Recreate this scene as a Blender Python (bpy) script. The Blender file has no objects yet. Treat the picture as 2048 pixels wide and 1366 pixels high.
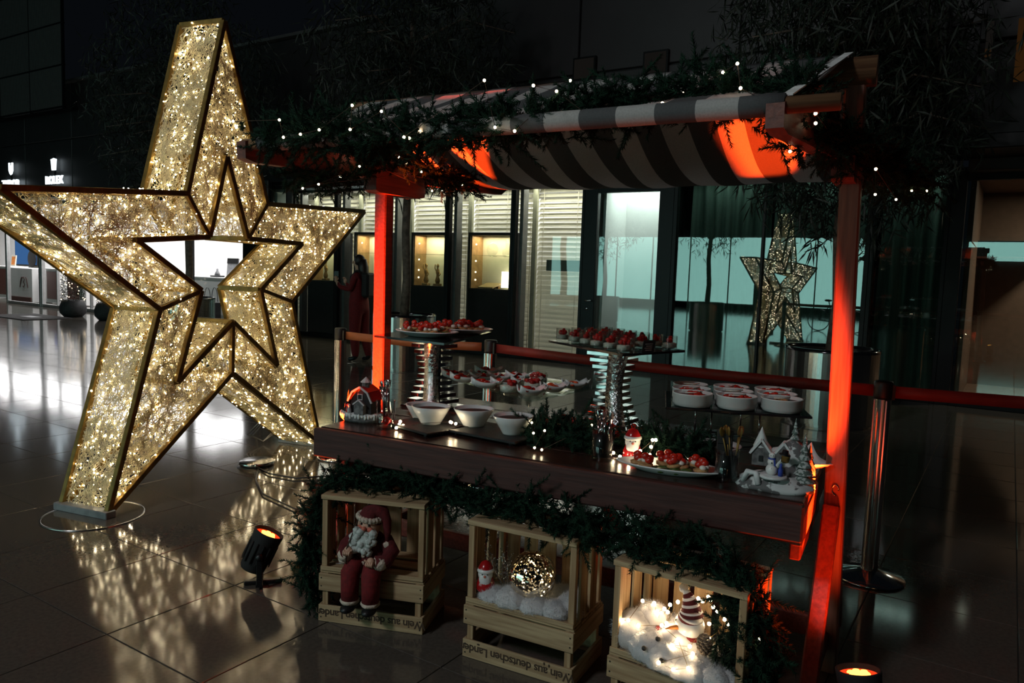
import bpy, math, random
import numpy as np
from mathutils import Vector, Matrix, Euler

S = bpy.context.scene
COL = S.collection
PI = math.pi
rnd = random.Random(7)

# ---------------------------------------------------------------- camera
YAW, PITCH, ROLL, FPX = 0.502297, 0.0928778, 0.0342906, 1523.1
cam_d = bpy.data.cameras.new('camera')
cam = bpy.data.objects.new('camera', cam_d)
COL.objects.link(cam)
S.camera = cam
cam_d.sensor_width = 36.0
cam_d.lens = 36.0 * FPX / 2048.0
cam_d.clip_end = 300
_r0 = Vector((math.cos(YAW), math.sin(YAW), 0)); _f0 = Vector((-math.sin(YAW), math.cos(YAW), 0)); _u0 = Vector((0, 0, 1))
_f = _f0 * math.cos(PITCH) - _u0 * math.sin(PITCH)
_u = _u0 * math.cos(PITCH) + _f0 * math.sin(PITCH)
_r = _r0 * math.cos(ROLL) + _u * math.sin(ROLL)
_u = -_r0 * math.sin(ROLL) + _u * math.cos(ROLL)
cam.matrix_world = Matrix(((_r.x, _u.x, -_f.x, 0), (_r.y, _u.y, -_f.y, 0), (_r.z, _u.z, -_f.z, 1.5), (0, 0, 0, 1)))

# ---------------------------------------------------------------- world, exposure
W = bpy.data.worlds.new('night'); S.world = W
W.use_nodes = True
W.node_tree.nodes['Background'].inputs[0].default_value = (0.35, 0.45, 0.6, 1)
W.node_tree.nodes['Background'].inputs[1].default_value = 0.006
S.view_settings.view_transform = 'Standard'
S.view_settings.look = 'None'
S.view_settings.gamma = 1
S.view_settings.use_curve_mapping = False
S.view_settings.exposure = 0.0
S.cycles.use_denoising = True
S.cycles.max_bounces = 8
S.cycles.diffuse_bounces = 3
S.cycles.glossy_bounces = 4
S.cycles.transparent_max_bounces = 24
S.cycles.transmission_bounces = 6
S.cycles.caustics_reflective = False
S.cycles.caustics_refractive = False
S.cycles.sample_clamp_indirect = 3.0
try:
    S.cycles.use_light_tree = True
except Exception:
    pass

# facade frame: the building and the paving are turned by TH against the stall
TH = math.radians(4.3)
def F(x, y, z=0.0):
    c, s = math.cos(-TH), math.sin(-TH)
    return Vector((x * c - y * s, x * s + y * c, z))
RZF = -TH

# ---------------------------------------------------------------- lamps
def lamp(kind, name, loc, energy, color, parent=None, target=None, **kw):
    d = bpy.data.lights.new(name, kind)
    d.energy = energy; d.color = color
    for k, v in kw.items():
        setattr(d, k, v)
    o = bpy.data.objects.new(name, d); COL.objects.link(o)
    o.location = loc
    if target is not None:
        o.rotation_euler = (Vector(target) - Vector(loc)).to_track_quat('-Z', 'Y').to_euler()
    if parent: o.parent = parent
    return o
def ceiling_or_fill_lamp(x, y, z, sx, sy, e, col=(1, .96, .9), name='ceiling_or_fill_lamp'):
    o = lamp('AREA', name, F(x, y, z), e, col, shape='RECTANGLE', size=sx, size_y=sy)
    o.rotation_euler = (0, 0, RZF)
    return o
RED = (1.0, 0.055, 0.006)
# shops behind the glass: room lamps and added fill strips
for x in (-31.5, -28.6, -25.7, -22.8, -19.9, -17.0):
    ceiling_or_fill_lamp(x, 12.7, 2.98, 1.8, 1.8, 105, (1, .97, .97))
    ceiling_or_fill_lamp(x, 11.35, 2.98, 2.4, .25, 24, (1, .97, .97))  # strip added near the glass to brighten the counter fronts
for x in (-12.1, -10.7, -9.3, -7.9, -6.5):
    ceiling_or_fill_lamp(x, 11.32, 2.94, 1.15, .2, 9, (1, .95, .80))  # strip added in front of the blinds to brighten the slats
    ceiling_or_fill_lamp(x, 12.6, 2.94, 1.2, .9, 20, (1, .96, .86))
ceiling_or_fill_lamp(-5.1, 11.75, 2.94, .9, .7, 19, (1, .97, .93))
ceiling_or_fill_lamp(1.2, 12.6, 2.86, .3, .3, 55, (1, .74, .58))
for x in (-3.6, -2.3, -1.2):
    ceiling_or_fill_lamp(x, 11.22, 2.95, .8, .1, 2.2, (.85, 1, .92))  # strip added between glass and cloth to brighten the curtains
# unseen fill lamp added high behind the viewer to brighten awning and stall
lamp('AREA', 'added_fill_lamp', (-4.5, -7.5, 8.0), 330, (.96, .97, 1), None, (-1.3, 3.0, 1.2), shape='DISK', size=1.6)

# ---------------------------------------------------------------- materials
MATS = {}
def _nt(name):
    m = bpy.data.materials.new(name); m.use_nodes = True
    nt = m.node_tree; nt.nodes.clear()
    out = nt.nodes.new('ShaderNodeOutputMaterial')
    MATS[name] = m
    return m, nt, out
def col4(c): return (c[0], c[1], c[2], 1)
def mat(name, c, rough=.6, metal=0, var=.25, scale=12, stretch=(1, 1, 1), bump=0, emit=0, ecol=None, spec=.5, c2=None, coat=0):
    m, nt, out = _nt(name)
    N = nt.nodes.new; L = nt.links.new
    b = N('ShaderNodeBsdfPrincipled'); L(b.outputs[0], out.inputs[0])
    b.inputs['Roughness'].default_value = rough; b.inputs['Metallic'].default_value = metal
    b.inputs['Specular IOR Level'].default_value = spec
    b.inputs['Coat Weight'].default_value = coat
    tc = N('ShaderNodeTexCoord'); mp = N('ShaderNodeMapping'); mp.inputs['Scale'].default_value = stretch
    L(tc.outputs['Object'], mp.inputs[0])
    nz = N('ShaderNodeTexNoise'); nz.inputs['Scale'].default_value = scale; nz.inputs['Detail'].default_value = 4
    L(mp.outputs[0], nz.inputs[0])
    cr = N('ShaderNodeValToRGB'); L(nz.outputs[0], cr.inputs[0])
    d = c2 if c2 else tuple(x * (1 - var) for x in c)
    h = c if c2 else tuple(min(1, x * (1 + var * .5)) for x in c)
    cr.color_ramp.elements[0].position = .35; cr.color_ramp.elements[1].position = .65
    cr.color_ramp.elements[0].color = col4(d); cr.color_ramp.elements[1].color = col4(h)
    L(cr.outputs[0], b.inputs['Base Color'])
    if bump:
        bp = N('ShaderNodeBump'); bp.inputs['Strength'].default_value = bump; bp.inputs['Distance'].default_value = .01
        L(nz.outputs[0], bp.inputs['Height']); L(bp.outputs[0], b.inputs['Normal'])
    if emit:
        b.inputs['Emission Color'].default_value = col4(ecol or c); b.inputs['Emission Strength'].default_value = emit
    return m
def emat(name, c, s):
    m, nt, out = _nt(name)
    e = nt.nodes.new('ShaderNodeEmission'); e.inputs[0].default_value = col4(c); e.inputs[1].default_value = s
    nt.links.new(e.outputs[0], out.inputs[0]); return m
def glass(name, tint=(1, 1, 1), boost=1.0, base=.02, rough=0.0):
    m, nt, out = _nt(name)
    N = nt.nodes.new; L = nt.links.new
    t = N('ShaderNodeBsdfTransparent'); t.inputs[0].default_value = col4(tint)
    g = N('ShaderNodeBsdfGlossy'); g.inputs['Roughness'].default_value = rough
    ge = N('ShaderNodeNewGeometry'); dt = N('ShaderNodeVectorMath'); dt.operation = 'DOT_PRODUCT'
    L(ge.outputs['Normal'], dt.inputs[0]); L(ge.outputs['Incoming'], dt.inputs[1])
    ab = N('ShaderNodeMath'); ab.operation = 'ABSOLUTE'; L(dt.outputs['Value'], ab.inputs[0])
    om = N('ShaderNodeMath'); om.operation = 'SUBTRACT'; om.inputs[0].default_value = 1; L(ab.outputs[0], om.inputs[1])
    pw = N('ShaderNodeMath'); pw.operation = 'POWER'; pw.inputs[1].default_value = 5; L(om.outputs[0], pw.inputs[0])
    fr = N('ShaderNodeMath'); fr.operation = 'MULTIPLY_ADD'; fr.inputs[1].default_value = .96; fr.inputs[2].default_value = .04; L(pw.outputs[0], fr.inputs[0])
    ma = N('ShaderNodeMath'); ma.operation = 'MULTIPLY_ADD'; ma.use_clamp = True
    ma.inputs[1].default_value = boost * .6; ma.inputs[2].default_value = base * .6
    L(fr.outputs[0], ma.inputs[0])
    mx = N('ShaderNodeMixShader'); L(ma.outputs[0], mx.inputs[0]); L(t.outputs[0], mx.inputs[1]); L(g.outputs[0], mx.inputs[2])
    L(mx.outputs[0], out.inputs[0]); return m
def translucent(name, c, t=.4, rough=.7, var=.15, scale=30):
    m = mat(name, c, rough, var=var, scale=scale)
    nt = m.node_tree; N = nt.nodes.new; L = nt.links.new
    b = [n for n in nt.nodes if n.type == 'BSDF_PRINCIPLED'][0]; out = [n for n in nt.nodes if n.type == 'OUTPUT_MATERIAL'][0]
    tr = N('ShaderNodeBsdfTranslucent'); tr.inputs[0].default_value = col4(c)
    src = b.inputs['Base Color'].links[0].from_socket; L(src, tr.inputs[0])
    mx = N('ShaderNodeMixShader'); mx.inputs[0].default_value = t
    L(b.outputs[0], mx.inputs[1]); L(tr.outputs[0], mx.inputs[2]); L(mx.outputs[0], out.inputs[0]); return m
def wood(name, c, c2, axis=0, rough=.55, scale=5):
    st = [14, 14, 14]; st[axis] = .8
    return mat(name, c, rough, c2=c2, scale=scale, stretch=st, bump=.15)
def stripes(name, ca, cb, pitch, t=.45, off=0.0):
    m, nt, out = _nt(name)
    N = nt.nodes.new; L = nt.links.new
    tc = N('ShaderNodeTexCoord'); sp = N('ShaderNodeSeparateXYZ'); L(tc.outputs['Object'], sp.inputs[0])
    a = N('ShaderNodeMath'); a.operation = 'MULTIPLY_ADD'; a.inputs[1].default_value = 1 / pitch; a.inputs[2].default_value = off + 100; L(sp.outputs[0], a.inputs[0])
    fr = N('ShaderNodeMath'); fr.operation = 'FRACT'; L(a.outputs[0], fr.inputs[0])
    gt = N('ShaderNodeMath'); gt.operation = 'GREATER_THAN'; gt.inputs[1].default_value = .5; L(fr.outputs[0], gt.inputs[0])
    nz = N('ShaderNodeTexNoise'); nz.inputs['Scale'].default_value = 160; L(tc.outputs['Object'], nz.inputs[0])
    mc = N('ShaderNodeMix'); mc.data_type = 'RGBA'; L(gt.outputs[0], mc.inputs[0])
    mc.inputs[6].default_value = col4(ca); mc.inputs[7].default_value = col4(cb)
    m2 = N('ShaderNodeMix'); m2.data_type = 'RGBA'; m2.blend_type = 'MULTIPLY'; m2.inputs[0].default_value = .35
    L(mc.outputs[2], m2.inputs[6]); L(nz.outputs[0], m2.inputs[7])
    b = N('ShaderNodeBsdfPrincipled'); b.inputs['Roughness'].default_value = .85; L(m2.outputs[2], b.inputs['Base Color'])
    tr = N('ShaderNodeBsdfTranslucent'); L(m2.outputs[2], tr.inputs[0])
    mx = N('ShaderNodeMixShader'); mx.inputs[0].default_value = t
    L(b.outputs[0], mx.inputs[1]); L(tr.outputs[0], mx.inputs[2]); L(mx.outputs[0], out.inputs[0]); return m
def spotted(name, ca, cb, scale, thr, rough=.5, metal=0):
    """two colours in a blotchy noise pattern"""
    m = mat(name, ca, rough, metal, c2=cb, scale=scale)
    cr = [n for n in m.node_tree.nodes if n.type == 'VALTORGB'][0]
    cr.color_ramp.elements[0].position = thr - .02; cr.color_ramp.elements[1].position = thr + .02
    return m

mat('tile', (.098, .086, .072), .095, var=.14, scale=60, spec=.60)
mat('grout', (.02, .018, .016), .8)
mat('wall_dark', (.018, .018, .019), .6, var=.2, scale=2)
mat('wall_panel', (.024, .024, .025), .5, var=.15, scale=1.5)
mat('frame_black', (.006, .007, .007), .4, var=.1, spec=.2)
mat('frame_grey', (.17, .175, .17), .4, .5, var=.1)
mat('frame_alu', (.45, .45, .45), .35, .7, var=.1)
mat('white_wall', (.82, .81, .80), .6, var=.04, scale=3)
mat('cream', (.78, .73, .60), .6, var=.05)
mat('cream_post', (.42, .42, .30), .5, var=.1)
mat('slat', (.80, .77, .66), .5, var=.05)
translucent('blind_slat', (.80, .78, .66), .35, .5, .04)
glass('shop_glass', (.93, .96, .95), 1.6, .05)
glass('store_glass', (.97, .98, .98), 1.0, .01)
glass('dark_glass', (.75, .86, .83), 1.9, .09)
glass('thin_glass', (.93, .95, .94), 1.6, .02)
glass('green_glass', (.86, .93, .90), 1.5, .03)
mat('curtain', (.07, .105, .085), .9, var=.3, scale=3, stretch=(6, 6, .3))
mat('room_brown', (.20, .12, .085), .7, var=.1)
mat('black', (.008, .008, .009), .45, var=.2)
mat('black_matt', (.012, .012, .012), .8, var=.2)
mat('black_gloss', (.01, .01, .011), .12, var=.1)
mat('slate', (.010, .011, .011), .6, var=.4, scale=40, bump=.2)
mat('chrome', (.62, .62, .63), .12, 1, var=.05)
mat('steel', (.52, .50, .48), .22, 1, var=.12, scale=3, stretch=(20, 20, .2))
mat('mirror', (.75, .73, .74), .07, 1, var=.05)
mat('hammered', (.75, .74, .75), .12, 1, var=.1, scale=60, bump=1.0)
mat('gold_frame', (.24, .15, .035), .45, .55, var=.3, scale=20)
mat('thread', (.96, .80, .50), .45, .0, var=.22, scale=30, spec=.6)
mat('plate_grey', (.30, .32, .33), .5, .5)
mat('porcelain', (.74, .76, .75), .22, var=.03, coat=.3)
mat('ramekin', (.62, .62, .60), .3, var=.05)
mat('cream_dessert', (.78, .74, .64), .7, var=.15, scale=90, bump=.3)
mat('berry', (.55, .012, .01), .28, var=.35, scale=50)
mat('tomato', (.48, .018, .008), .25, var=.3, scale=40)
mat('salmon', (.75, .10, .025), .4, var=.25, scale=60)
mat('leaf_salad', (.06, .12, .02), .5, var=.5, scale=40)
mat('mozzarella', (.78, .74, .66), .4, var=.08)
mat('bread', (.45, .25, .10), .8, var=.4, scale=60)
mat('dark_sauce', (.035, .013, .009), .55, var=.4)
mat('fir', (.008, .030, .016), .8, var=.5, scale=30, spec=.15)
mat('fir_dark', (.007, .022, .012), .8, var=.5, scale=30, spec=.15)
mat('twig', (.05, .03, .018), .8)
mat('tree_leaf', (.012, .020, .011), .6, var=.5, scale=8)
mat('bark', (.13, .10, .075), .85, var=.5, scale=14, bump=.6)
mat('soil', (.02, .016, .012), .95)
mat('pot_dark', (.035, .035, .037), .65, var=.3, scale=20)
mat('box_leaf', (.015, .028, .012), .6, var=.5)
wood('wood_red', (.19, .052, .032), (.11, .028, .018), 1)
wood('wood_post', (.22, .095, .058), (.13, .05, .03), 2)
wood('wood_log', (.26, .14, .07), (.13, .06, .03), 0)
wood('wood_table', (.040, .020, .016), (.022, .010, .008), 0, .26)
wood('wood_fascia', (.072, .024, .018), (.040, .012, .009), 0, .65)
wood('wood_crate', (.50, .37, .21), (.32, .21, .11), 0, .7)
wood('wood_crate_v', (.50, .36, .20), (.32, .20, .10), 2, .7)
wood('wood_crate_y', (.48, .35, .20), (.30, .20, .10), 1, .7)
mat('print', (.06, .035, .02), .8)
stripes('canopy', (.86, .85, .83), (.20, .205, .21), .24, .5)
mat('hem', (.8, .8, .78), .8)
mat('tape_orange', (.30, .085, .022), .6, var=.1)
mat('tape_red', (.22, .018, .012), .6, var=.1)
mat('red_cloth', (.16, .006, .008), .85, var=.3, scale=60, bump=.2)
mat('dark_red_cloth', (.10, .006, .008), .9, var=.3, scale=60, bump=.3)
mat('fur', (.62, .52, .42), .95, var=.25, scale=60, bump=1.0)
mat('beard', (.55, .60, .57), .9, var=.25, scale=45, bump=1.0)
mat('skin', (.60, .36, .25), .6, var=.1)
mat('cheek', (.62, .16, .10), .6, var=.1)
mat('hair', (.018, .012, .010), .5, var=.3)
mat('ceramic_white', (.78, .78, .76), .25, var=.04, coat=.3)
mat('ceramic_red', (.42, .010, .012), .22, var=.1, coat=.3)
translucent('cotton', (.86, .86, .87), .35, .95, .06, 40)
mat('snow_white', (.70, .73, .72), .8, var=.12, scale=40, bump=.4)
mat('rock_grey', (.16, .16, .16), .85, var=.5, scale=50, bump=.5)
spotted('snowy_rock', (.62, .65, .64), (.13, .13, .13), 26, .49, .85)
spotted('snowy_tree', (.45, .50, .48), (.10, .14, .12), 90, .5, .85)
mat('roof_snow', (.55, .53, .53), .7, var=.1)
mat('orange', (.75, .25, .05), .5)
mat('blue', (.03, .06, .35), .5)
mat('brown_panel', (.12, .045, .035), .4, var=.1)
mat('paper_grey', (.42, .42, .44), .6)
mat('wood_shelf', (.40, .23, .11), .5)
mat('carpet', (.03, .028, .028), .9)
emat('led_warm', (1, .82, .52), 50)
emat('fairy', (1, .80, .50), 20)
emat('fairy_bright', (1, .78, .48), 48)
emat('fairy_hot', (1, .72, .42), 46)
emat('fairy_soft', (1, .78, .45), 16)
emat('amber_glow', (1, .55, .25), .8)
emat('fairy_cool', (1, .78, .5), 5)
emat('sign_white', (.80, .93, 1), 2.2)
emat('sign_dim', (.85, .93, 1), .9)
emat('lens_red', (1, .05, .01), 1.3)
emat('led_cluster', (1, .42, .06), 5)
emat('backlit', (.46, .90, .82), 3.0)
emat('backlit_soft', (.85, .97, 1), 3.0)
emat('screen_blue', (.06, .17, .42), .8)
emat('downlight', (1, .85, .7), 12)
emat('vitrine_lamp', (1, .86, .55), 7)
emat('amber_window', (1, .42, .12), .022)
emat('cool_window', (.9, .8, .7), .007)

# ---------------------------------------------------------------- mesh builder
class MB:
    def __init__(s):
        s.v = []; s.f = []; s.mi = []; s.sm = []
    def add(s, vs, fs, mi=0, smooth=False, M=None):
        o = len(s.v)
        if M is not None: vs = [M @ Vector(v) for v in vs]
        s.v.extend([tuple(v) for v in vs])
        for f in fs:
            s.f.append(tuple(i + o for i in f)); s.mi.append(mi); s.sm.append(smooth)
        return s
    def box(s, c, sz, mi=0, M=None, ch=0.0):
        hx, hy, hz = sz[0] / 2, sz[1] / 2, sz[2] / 2
        if ch <= 0:
            vs = [(c[0] + sx * hx, c[1] + sy * hy, c[2] + sz_ * hz) for sx in (-1, 1) for sy in (-1, 1) for sz_ in (-1, 1)]
            fs = [(0, 1, 3, 2), (4, 6, 7, 5), (0, 4, 5, 1), (2, 3, 7, 6), (0, 2, 6, 4), (1, 5, 7, 3)]
            return s.add(vs, fs, mi, False, M)
        ch = min(ch, hx * .49, hy * .49, hz * .49)
        vs = []; idx = {}
        for sx in (-1, 1):
            for sy in (-1, 1):
                for k in (-1, 1):
                    for a in range(3):
                        p = [sx * (hx - (ch if a != 0 else 0)), sy * (hy - (ch if a != 1 else 0)), k * (hz - (ch if a != 2 else 0))]
                        idx[(sx, sy, k, a)] = len(vs); vs.append((c[0] + p[0], c[1] + p[1], c[2] + p[2]))
        fs = []
        q = [(-1, -1), (1, -1), (1, 1), (-1, 1)]
        for sg in (-1, 1):
            for a in range(3):
                f = []
                for (p, r) in q:
                    k = [p, r]; k.insert(a, sg); f.append(idx[tuple(k) + (a,)])
                if (sg < 0) ^ (a == 1): f = f[::-1]
                fs.append(tuple(f))
        for a in range(3):
            b_, c_ = [(1, 2), (0, 2), (0, 1)][a]
            for s1 in (-1, 1):
                for s2 in (-1, 1):
                    k0 = [0, 0, 0]; k1 = [0, 0, 0]
                    k0[a], k1[a] = -1, 1; k0[b_] = k1[b_] = s1; k0[c_] = k1[c_] = s2
                    f = (idx[tuple(k0) + (b_,)], idx[tuple(k1) + (b_,)], idx[tuple(k1) + (c_,)], idx[tuple(k0) + (c_,)])
                    if (s1 * s2 > 0) ^ (a == 1): f = f[::-1]
                    fs.append(f)
        for sx in (-1, 1):
            for sy in (-1, 1):
                for k in (-1, 1):
                    f = (idx[(sx, sy, k, 0)], idx[(sx, sy, k, 1)], idx[(sx, sy, k, 2)])
                    fs.append(f if sx * sy * k > 0 else f[::-1])
        return s.add(vs, fs, mi, False, M)
    def bar(s, a, b, w, h=None, mi=0, up=(0, 0, 1), ch=0.0):
        """box from a to b, w across, h along 'up'"""
        a = Vector(a); b = Vector(b); h = h or w
        x = (b - a); ln = x.length; x.normalize()
        u = Vector(up)
        if abs(x.dot(u)) > .98: u = Vector((0, 1, 0)) if abs(x.y) < .9 else Vector((1, 0, 0))
        y = u.cross(x).normalized(); z = x.cross(y)
        M = Matrix(((x.x, y.x, z.x, (a.x + b.x) / 2), (x.y, y.y, z.y, (a.y + b.y) / 2), (x.z, y.z, z.z, (a.z + b.z) / 2), (0, 0, 0, 1)))
        return s.box((0, 0, 0), (ln, w, h), mi, M, ch)
    def lathe(s, prof, n=20, mi=0, M=None, smooth=True, sx=1.0, sy=1.0, mis=None, a0=0.0):
        vs = []; fs = []; k = len(prof)
        for i in range(n):
            a = 2 * PI * i / n + a0
            for r, z in prof: vs.append((math.cos(a) * r * sx, math.sin(a) * r * sy, z))
        o = len(s.f)
        for i in range(n):
            j = (i + 1) % n
            for t in range(k - 1):
                p = (i * k + t, j * k + t, j * k + t + 1, i * k + t + 1)
                if prof[t][0] < 1e-7: p = (p[0], p[2], p[3])
                elif prof[t + 1][0] < 1e-7: p = (p[0], p[1], p[2])
                fs.append(p)
        s.add(vs, fs, mi, smooth, M)
        if mis:
            for i in range(n):
                for t in range(k - 1): s.mi[o + i * (k - 1) + t] = mis[t]
        return s
    def tube(s, pts, r, n=8, mi=0, M=None, cap=True, smooth=True):
        pts = [Vector(p) for p in pts]; m = len(pts)
        rs = r if isinstance(r, (list, tuple)) else [r] * m
        vs = []; fs = []
        t0 = (pts[1] - pts[0]).normalized()
        nrm = Vector((0, 0, 1)) if abs(t0.z) < .9 else Vector((1, 0, 0))
        for i in range(m):
            t = (pts[min(i + 1, m - 1)] - pts[max(i - 1, 0)]).normalized()
            nrm = (nrm - t * nrm.dot(t)).normalized(); bn = t.cross(nrm)
            for k in range(n):
                a = 2 * PI * k / n
                vs.append(pts[i] + (nrm * math.cos(a) + bn * math.sin(a)) * rs[i])
        for i in range(m - 1):
            for k in range(n):
                k2 = (k + 1) % n
                fs.append((i * n + k, i * n + k2, (i + 1) * n + k2, (i + 1) * n + k))
        if cap:
            fs.append(tuple(range(n))[::-1]); fs.append(tuple((m - 1) * n + k for k in range(n)))
        return s.add(vs, fs, mi, smooth, M)
    def ball(s, c, r, n=12, k=8, mi=0, M=None, sc=(1, 1, 1), fn=None):
        vs = [(0, 0, -1)]; fs = []
        for j in range(1, k):
            t = PI * j / k - PI / 2
            for i in range(n):
                a = 2 * PI * i / n
                vs.append((math.cos(t) * math.cos(a), math.cos(t) * math.sin(a), math.sin(t)))
        vs.append((0, 0, 1))
        for i in range(n):
            i2 = (i + 1) % n
            fs.append((0, 1 + i2, 1 + i))
            for j in range(k - 2):
                a = 1 + j * n
                fs.append((a + i, a + i2, a + n + i2, a + n + i))
            fs.append((1 + (k - 2) * n + i, 1 + (k - 2) * n + i2, len(vs) - 1))
        out = []
        for v in vs:
            q = 1.0 if fn is None else fn(v)
            out.append((c[0] + v[0] * r * sc[0] * q, c[1] + v[1] * r * sc[1] * q, c[2] + v[2] * r * sc[2] * q))
        return s.add(out, fs, mi, True, M)
    def prism(s, poly, d, mi=0, M=None):
        """polygon in local xz, extruded along +y by d"""
        n = len(poly)
        vs = [(x, 0, z) for x, z in poly] + [(x, d, z) for x, z in poly]
        fs = [tuple(range(n)), tuple(range(2 * n - 1, n - 1, -1))]
        for i in range(n):
            j = (i + 1) % n; fs.append((j, i, i + n, j + n))
        return s.add(vs, fs, mi, False, M)
    def quads(s, grid, mi=0, smooth=True):
        """grid[i][j] of points"""
        n = len(grid); m = len(grid[0]); vs = [p for row in grid for p in row]
        fs = [(i * m + j, i * m + j + 1, (i + 1) * m + j + 1, (i + 1) * m + j) for i in range(n - 1) for j in range(m - 1)]
        return s.add(vs, fs, mi, smooth)
    def mesh(s, name, mats):
        me = bpy.data.meshes.new(name); me.from_pydata(s.v, [], s.f)
        for m in (mats if isinstance(mats, (list, tuple)) else [mats]): me.materials.append(MATS[m])
        me.polygons.foreach_set('material_index', s.mi); me.polygons.foreach_set('use_smooth', s.sm); me.update()
        return me
    def build(s, name, mats, parent=None, loc=(0, 0, 0), rot=(0, 0, 0)):
        return link(name, s.mesh(name, mats), parent, loc, rot)
def link(name, me, parent=None, loc=(0, 0, 0), rot=(0, 0, 0)):
    o = bpy.data.objects.new(name, me); COL.objects.link(o)
    o.location = loc; o.rotation_euler = rot
    if parent is not None: o.parent = parent
    return o
def mesh_np(name, V, Fc, mats, smooth=False, parent=None, loc=(0, 0, 0), rot=(0, 0, 0)):
    me = bpy.data.meshes.new(name)
    V = np.asarray(V, np.float32).reshape(-1, 3); Fc = np.asarray(Fc, np.int32)
    k = Fc.shape[1]
    me.vertices.add(len(V)); me.vertices.foreach_set('co', V.ravel())
    me.loops.add(Fc.size); me.loops.foreach_set('vertex_index', Fc.ravel())
    me.polygons.add(len(Fc)); me.polygons.foreach_set('loop_start', np.arange(0, Fc.size, k, dtype=np.int32))
    try: me.polygons.foreach_set('loop_total', np.full(len(Fc), k, np.int32))
    except Exception: pass
    me.materials.append(MATS[mats])
    if smooth: me.polygons.foreach_set('use_smooth', np.ones(len(Fc), bool))
    me.update(calc_edges=True); me.validate()
    return link(name, me, parent, loc, rot)
def tag(o, label=None, cat=None, group=None, kind=None):
    if label: o['label'] = label
    if cat: o['category'] = cat
    if group: o['group'] = group
    if kind: o['kind'] = kind
    return o
def thing(name, label, cat, loc=(0, 0, 0), rz=0.0, group=None):
    o = bpy.data.objects.new(name, None); COL.objects.link(o)
    o.empty_display_size = .05
    o.location = loc; o.rotation_euler = (0, 0, rz)
    return tag(o, label, cat, group)
def fthing(name, label, cat, x, y, z=0.0, group=None, rz=0.0):
    return thing(name, label, cat, F(x, y, z), RZF + rz, group)
def struct(o): o['kind'] = 'structure'; return o
def stuff(o): o['kind'] = 'stuff'; return o
def copy_tree(root, loc, rz=None, label=None):
    r = root.copy(); COL.objects.link(r); r.location = loc
    if rz is not None: r.rotation_euler = (0, 0, rz)
    if label: r['label'] = label
    for ch in list(root.children):
        c = ch.copy(); COL.objects.link(c); c.parent = r
        for g in list(ch.children):
            d = g.copy(); COL.objects.link(d); d.parent = c
    return r
def RM(rx=0, ry=0, rz=0, loc=(0, 0, 0)):
    return Matrix.Translation(Vector(loc)) @ Euler((rx, ry, rz)).to_matrix().to_4x4()
def text_mesh(txt, size, depth, align='CENTER', font_shear=0.0, bold=0.0, spacing=1.0):
    cu = bpy.data.curves.new('lettering', 'FONT'); cu.body = txt; cu.size = size; cu.extrude = depth
    cu.align_x = align; cu.align_y = 'CENTER'; cu.shear = font_shear; cu.offset = bold; cu.space_character = spacing
    cu.resolution_u = 3
    o = bpy.data.objects.new('lettering', cu); COL.objects.link(o)
    dg = bpy.context.evaluated_depsgraph_get()
    me = bpy.data.meshes.new_from_object(o.evaluated_get(dg))
    bpy.data.objects.remove(o); bpy.data.curves.remove(cu)
    return me
def lettering(txt, size, depth, m, parent, loc, rot, **kw):
    me = text_mesh(txt, size, depth, **kw); me.materials.clear(); me.materials.append(MATS[m])
    return link('lettering', me, parent, loc, rot)

# ================================================================= SETTING
def px(P):
    q = cam.matrix_world.inverted() @ Vector(P)
    if q.z > -.05: return None
    return 1024 + FPX * q.x / -q.z, 683 - FPX * q.y / -q.z, -q.z
bpy.context.view_layer.update()
floor = thing('floor', None, None, F(0, 0, 0), RZF); struct(floor)
b = MB()
b.add([(-34, .38, -.004), (3.19, .38, -.004), (3.19, 11.2, -.004), (-34, 11.2, -.004)], [(0, 1, 2, 3)])
b.build('grout_bed', 'grout', floor)
b = MB()
for x0, x1, y0, y1 in ((-40, 40, -22, .38), (-60, -34, .38, 18), (3.19, 40, .38, 18), (-34, 3.19, 11.2, 18)):
    b.add([(x0, y0, 0), (x1, y0, 0), (x1, y1, 0), (x0, y1, 0)], [(0, 1, 2, 3)])
stuff(b.build('paving', 'tile', floor))
tb = MB(); tb.box((0, 0, -.011), (.605, .595, .022), ch=.0015)
tme = tb.mesh('tile', 'tile')
cells = []
for i in range(-52, 9):
    for j in range(-2, 16):
        x = -2.30 + .61 * i + .305; y = 1.58 + .60 * j + .30
        if not (-33.7 < x < 3.1 and .4 < y < 11.2): continue
        p = px(F(x, y, 0)); sz = 0
        if p and -260 < p[0] < 2300 and p[1] < 1620: sz = 1 / p[2]
        cells.append((sz, x, y))
cells.sort(reverse=True)
for k, (sz, x, y) in enumerate(cells[:300]):
    link('tile', tme, floor, (x, y, 0), (rnd.uniform(-.0009, .0009), rnd.uniform(-.0009, .0009), 0))
b = MB()
for sz, x, y in cells[300:]:
    b.box((0, 0, -.011), (.605, .595, .022), M=RM(rnd.uniform(-.0009, .0009), rnd.uniform(-.0009, .0009), 0, (x, y, 0)))
stuff(b.build('tile', 'tile', floor))

# upper wall of the building, clad in large dark panels
wall = thing('wall_back', None, None, F(0, 11, 0), RZF); struct(wall)
b = MB(); b.box((-13, .35, 4.62), (36, .5, 3.0)); b.build('wall_core', 'wall_dark', wall)
for i in range(12):
    for j in range(2):
        x = -29.5 + i * 2.6 + 1.3
        MB().box((x, .07, 3.18 + .74 + j * 1.48), (2.57, .06, 1.45), ch=.01).build('cladding_panel', 'wall_panel', wall)
MB().box((-13, .05, 6.16), (36.2, .3, .06)).build('coping', 'frame_grey', wall)
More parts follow.
